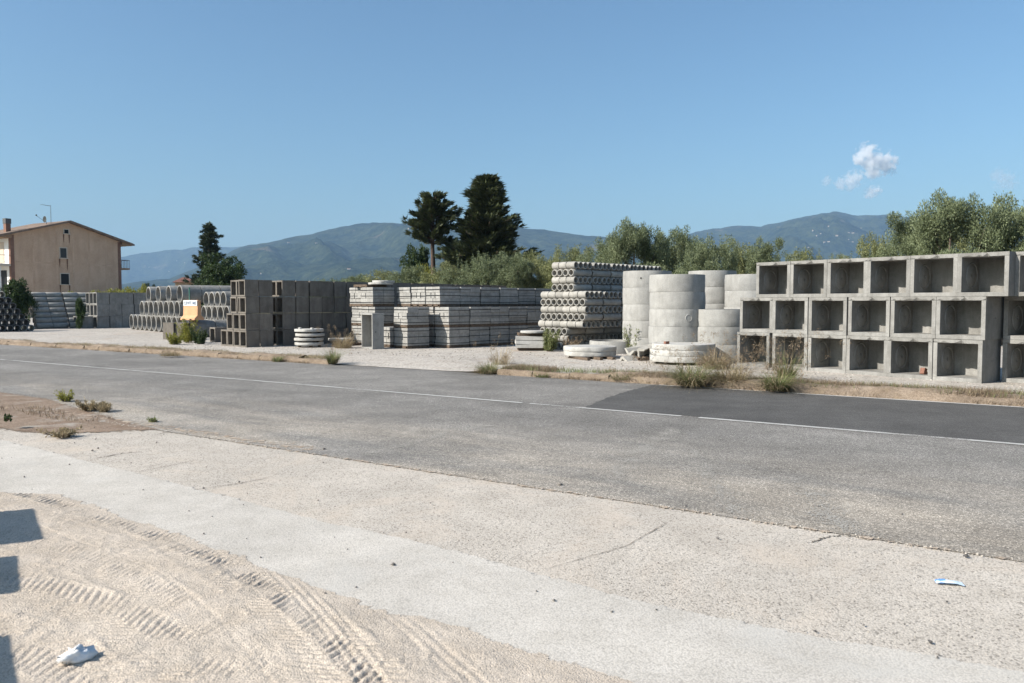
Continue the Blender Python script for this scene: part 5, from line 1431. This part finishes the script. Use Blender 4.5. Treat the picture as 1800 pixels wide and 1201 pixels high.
def weed(px, py, H, Wd_, n, mat, label, z=YZ, seed=1, L=.07, W_=.012, spiky=True):
    g = random.Random(seed); p = G(px, py, z); e = tag(obj('weed', None, None, (p.x, p.y, z)), label, 'weed'); C = []; rd = []; limbs = []
    for i in range(16):
        a = g.uniform(0, 6.28); r = Wd_ * g.random() ** .6; h = H * g.uniform(.5, 1.0)
        limbs.append(([(r * .3 * math.cos(a), r * .3 * math.sin(a), 0), (r * .7 * math.cos(a), r * .7 * math.sin(a), h * .6), (r * math.cos(a), r * math.sin(a), h)], [.007, .005, .002]))
        for k in range(6):
            f = .2 + .8 * k / 5; C.append((r * (.3 + .7 * f) * math.cos(a), r * (.3 + .7 * f) * math.sin(a), h * f)); rd.append(.10 * (1.25 - f) * H + .02)
    obj('stems', limb_mesh('stems', limbs, M['bark']), e)
    V, F, t = leaves(C, rd, n, L, W_, .9 if spiky else .2, .4, 1.2, seed); obj('leaves', np_mesh('leaves', V, F, M[mat], t), e)
weed(965, 618, .78, .40, 3200, 'grass_green', 'feathery green weed before the crossed pipes', YZ, 21)
weed(1112, 622, .95, .42, 2000, 'grass_green', 'green weed growing beside the single pale ring', YZ, 22)
weed(1172, 624, .75, .30, 900, 'grass_dry', 'dry brown weed behind the brick-topped slab', YZ, 23)
weed(1210, 622, .8, .16, 1500, 'broad', 'narrow green weed between the two front ring stacks', YZ, 24)
weed(330, 603, .95, .50, 5000, 'yellowgreen', 'yellow-green bush below the orange barrier', YZ, 25, .06, .012)
weed(352, 605, .62, .45, 2600, 'broad', 'dark small bush right of the yellow one', YZ, 26, .06, .014)
weed(306, 606, .45, .40, 1800, 'yellowgreen', 'low yellow weed left of the yellow bush', YZ, 27, .06, .012)
weed(1000, 618, .45, .5, 1600, 'seed', 'reddish dry weed by the wide round slab', YZ, 28)
weed(118, 706, .20, .20, 500, 'yellowgreen', 'green weed on the near road edge at the left', 0, 29, .045, .007)
weed(160, 722, .15, .30, 900, 'grass_dry', 'dry spreading weed beside the green roadside one', 0, 30, .05, .006)
weed(185, 724, .14, .18, 800, 'grass_dry', 'low straw-coloured weed at the tip of the dirt patch', 0, 31, .05, .006)
weed(110, 768, .09, .30, 900, 'grass_dry', 'flattened dry weed on the brown dirt', 0, 32, .05, .006)
weed(270, 742, .04, .10, 200, 'grass_green', 'tiny green weed at the asphalt corner', 0, 33, .035, .006)
weed(14, 738, .05, .06, 90, 'broad', 'tiny bright weed on the broken lump', .13, 34, .04, .012, False)
# low dry growth nobody could count
def verge(name, r0, r1, p0, p1, n, h, mat, label, seed, z=.12):
    g = np.random.default_rng(seed); rr_ = g.uniform(r0, r1, n); pp = g.uniform(p0, p1, n)
    m = fbm(rr_ * 1.1, pp * 2, seed, 3) + g.normal(0, .06, n) > .5; rr_, pp = rr_[m], pp[m]; n = len(rr_)
    x = RD.x * rr_ + PD.x * pp; y = RD.y * rr_ + PD.y * pp; a = g.uniform(0, 6.283, n); hh = h * g.uniform(.4, 1.3, n); w = .005
    b = np.stack([x, y, np.full(n, z)], 1); s = np.stack([-np.sin(a) * w, np.cos(a) * w, 0 * a], 1); d = np.stack([np.cos(a) * hh * .7, np.sin(a) * hh * .7, hh], 1)
    V = np.stack([b - s, b + s, b + d], 1).reshape(-1, 3); o = obj(name, np_mesh(name, V, np.arange(3 * n).reshape(n, 3), M[mat], np.repeat(g.random(n), 3))); o['kind'] = 'stuff'; o['label'] = label
verge('verge_grass', -8, 11, 15.95, 16.7, 42000, .11, 'seed', 'dry low grass along the right kerb', 61)
verge('verge_grass', -8, 11, 15.95, 16.9, 14000, .11, 'grass_green', 'thin green grass along the right kerb', 62)
verge('verge_grass', 17.2, 45, 15.95, 16.7, 22000, .09, 'grass_dry', 'dry low grass along the left kerb', 63)
verge('verge_grass', -8, 11, 15.80, 15.95, 9000, .09, 'seed', 'dry grass at the foot of the right kerb', 64, .0)
verge('verge_grass', 17.5, 40, 15.70, 15.86, 5000, .07, 'seed', 'dead grass at the foot of the left kerb', 65, .0)
verge('verge_grass', 11.6, 34, 6.05, 6.6, 5000, .08, 'seed', 'dead grass along the near road edge at the left', 66, .002)
# earth heaped against the kerb
def soil(r0, r1, seed, label):
    def f(U, P):
        x = RD.x * U + PD.x * P; y = RD.y * U + PD.y * P; t = (P - 15.80) / .62
        z = .002 + .18 * np.clip(np.sin(np.clip(t * 1.9, 0, 1) * 1.57), 0, 1) * (.55 + .75 * fbm(U * 1.3, P * 2, seed, 4)) + .02 * (fbm(U * 9, P * 9, seed + 4, 3) - .5)
        z = np.where(t > .75, np.maximum(z * (1 - (t - .75) * 4 * .5), YZ - .04), z)
        return x, y, z
    struct(obj('soil_bank', grid_sheet('soil_bank', np.arange(r0, r1, .06), np.linspace(15.80, 16.42, 16), f, M['kerb'])), label)
soil(-10, 8.2, 71, 'earth heaped over the right kerb')
soil(18.2, 50, 75, 'earth heaped over the left kerb')

# ---- lump, litter
mb = MB(); g = random.Random(5); n = 14; vs = []
for j, (rr_, zz) in enumerate([(1.0, 0), (1.02, .05), (.92, .12), (.55, .15)]):
    vs += [(.36 * rr_ * math.cos(6.283 * k / n) * (1 + .25 * g.uniform(-1, 1)), .24 * rr_ * math.sin(6.283 * k / n) * (1 + .2 * g.uniform(-1, 1)), zz + g.uniform(-.012, .012)) for k in range(n)]
mb.add(vs, [(j * n + k, j * n + (k + 1) % n, (j + 1) * n + (k + 1) % n, (j + 1) * n + k) for j in range(3) for k in range(n)] + [tuple(3 * n + k for k in range(n))])
p = G(8, 757, 0)
tag(obj('broken_lump', mb.mesh('broken_lump', M['dirt']), None, (p.x - .1, p.y, 0)), 'dark broken lump on the brown dirt at the left edge', 'rubble')
M['tissue'] = plain('white_tissue', (0.82, 0.82, 0.81), .9, .04, 20, .5)
def crumple(name, sx, sy, sz, mat, seed, nu=17, nv=11):
    g = np.random.default_rng(seed); u = np.linspace(0, 2 * np.pi, nu, endpoint=False); v = np.linspace(.05, np.pi - .05, nv)
    U, V_ = np.meshgrid(u, v, indexing='ij'); k = np.clip(.15 + 1.6 * fbm(np.cos(U) * 1.7 + 9, np.sin(U) * 1.7 + V_ * 2.4 + 9, seed, 3) + g.normal(0, .16, U.shape), .35, 1.6)
    bend = .35 * (np.cos(U) * np.sin(V_)) ** 2
    V = np.stack([sx * k * np.cos(U) * np.sin(V_), sy * (k * np.sin(U) * np.sin(V_) + bend), sz * (k * np.cos(V_) + 1.0)], 2).reshape(-1, 3)
    i = np.arange(nu * nv).reshape(nu, nv); j = np.roll(i, -1, 0)
    F = np.stack([i[:, :-1].ravel(), j[:, :-1].ravel(), j[:, 1:].ravel(), i[:, 1:].ravel()], 1)
    return np_mesh(name, V, F, mat)
p = G(132, 1162, .03)
tag(obj('crumpled_tissue', crumple('crumpled_tissue', .075, .040, .032, M['tissue'], 4), None, (p.x, p.y, .022), (0, 0, .85)), 'white crumpled tissue lying on the sand at lower left', 'litter')
M['wrap'] = plain('blue_white_wrapper', (0.62, 0.74, 0.86), .35, .1, 10, .2, .5); M['wrap_blue'] = plain('wrapper_blue', (0.10, 0.24, 0.62), .35, .2, 20, .2, .5)
p = G(1667, 1027, 0); e = tag(obj('wrapper', None, None, (p.x, p.y, .002), (0, 0, -.25)), 'small blue and white wrapper lying on the aggregate', 'litter')
mb = MB(); n = 9; prof = [(-.075, .012), (-.05, .020), (0, .026), (.04, .018), (.085, .004)]
mb.add([(x, y, z * (1 - abs(y) * 16) + .004 * ((i + j) % 2)) for i, (x, z) in enumerate(prof) for j, y in enumerate((-.028, -.01, .012, .03))], [(i * 4 + j, (i + 1) * 4 + j, (i + 1) * 4 + j + 1, i * 4 + j + 1) for i in range(4) for j in range(3)])
obj('sheet', mb.mesh('sheet', M['wrap']), e)
mb = MB(); mb.add([(-.076, -.026, .006), (-.02, -.027, .013), (-.02, .004, .028), (-.076, .010, .016), (-.05, .02, .021)], [(0, 1, 2, 3), (3, 2, 4)]); obj('printed_end', mb.mesh('printed_end', M['wrap_blue']), e)

# ---- unseen blocks added off the left edge to cast shadows on the sand
CB = math.atan2(.56, .83)
for i, (px, py, w, h) in enumerate([(88, 944, 1.0, 1.15), (60, 1034, .78, .95), (58, 1215, .80, .9)]):
    q = G(px, py, .03); L = h / math.tan(SUN_EL); mb = MB(); mb.box(-.9, 0, 0, w, 0, h, 0, None, .03)
    tag(obj('shadow_block', mb.mesh('shadow_block', M['conc']), None, (q.x + SUN_H.x * L, q.y + SUN_H.y * L, .0), (0, 0, CB)), 'squared block added off the left edge to cast the %s shadow on the sand' % ORD[i], 'block')

# ---- the air
mb = MB(); mb.box(-9500, 9500, -400, 9500, -4.5, 735)
m, nt, out = new_mat('haze_air')
pv = N(nt, 'ShaderNodeVolumePrincipled'); pv.inputs['Color'].default_value = (0.38, 0.60, 0.90, 1); pv.inputs['Density'].default_value = 8e-5; pv.inputs['Anisotropy'].default_value = 0.0
nt.links.new(pv.outputs[0], out.inputs['Volume'])
hz = obj('haze', mb.mesh('haze', m)); hz['kind'] = 'stuff'
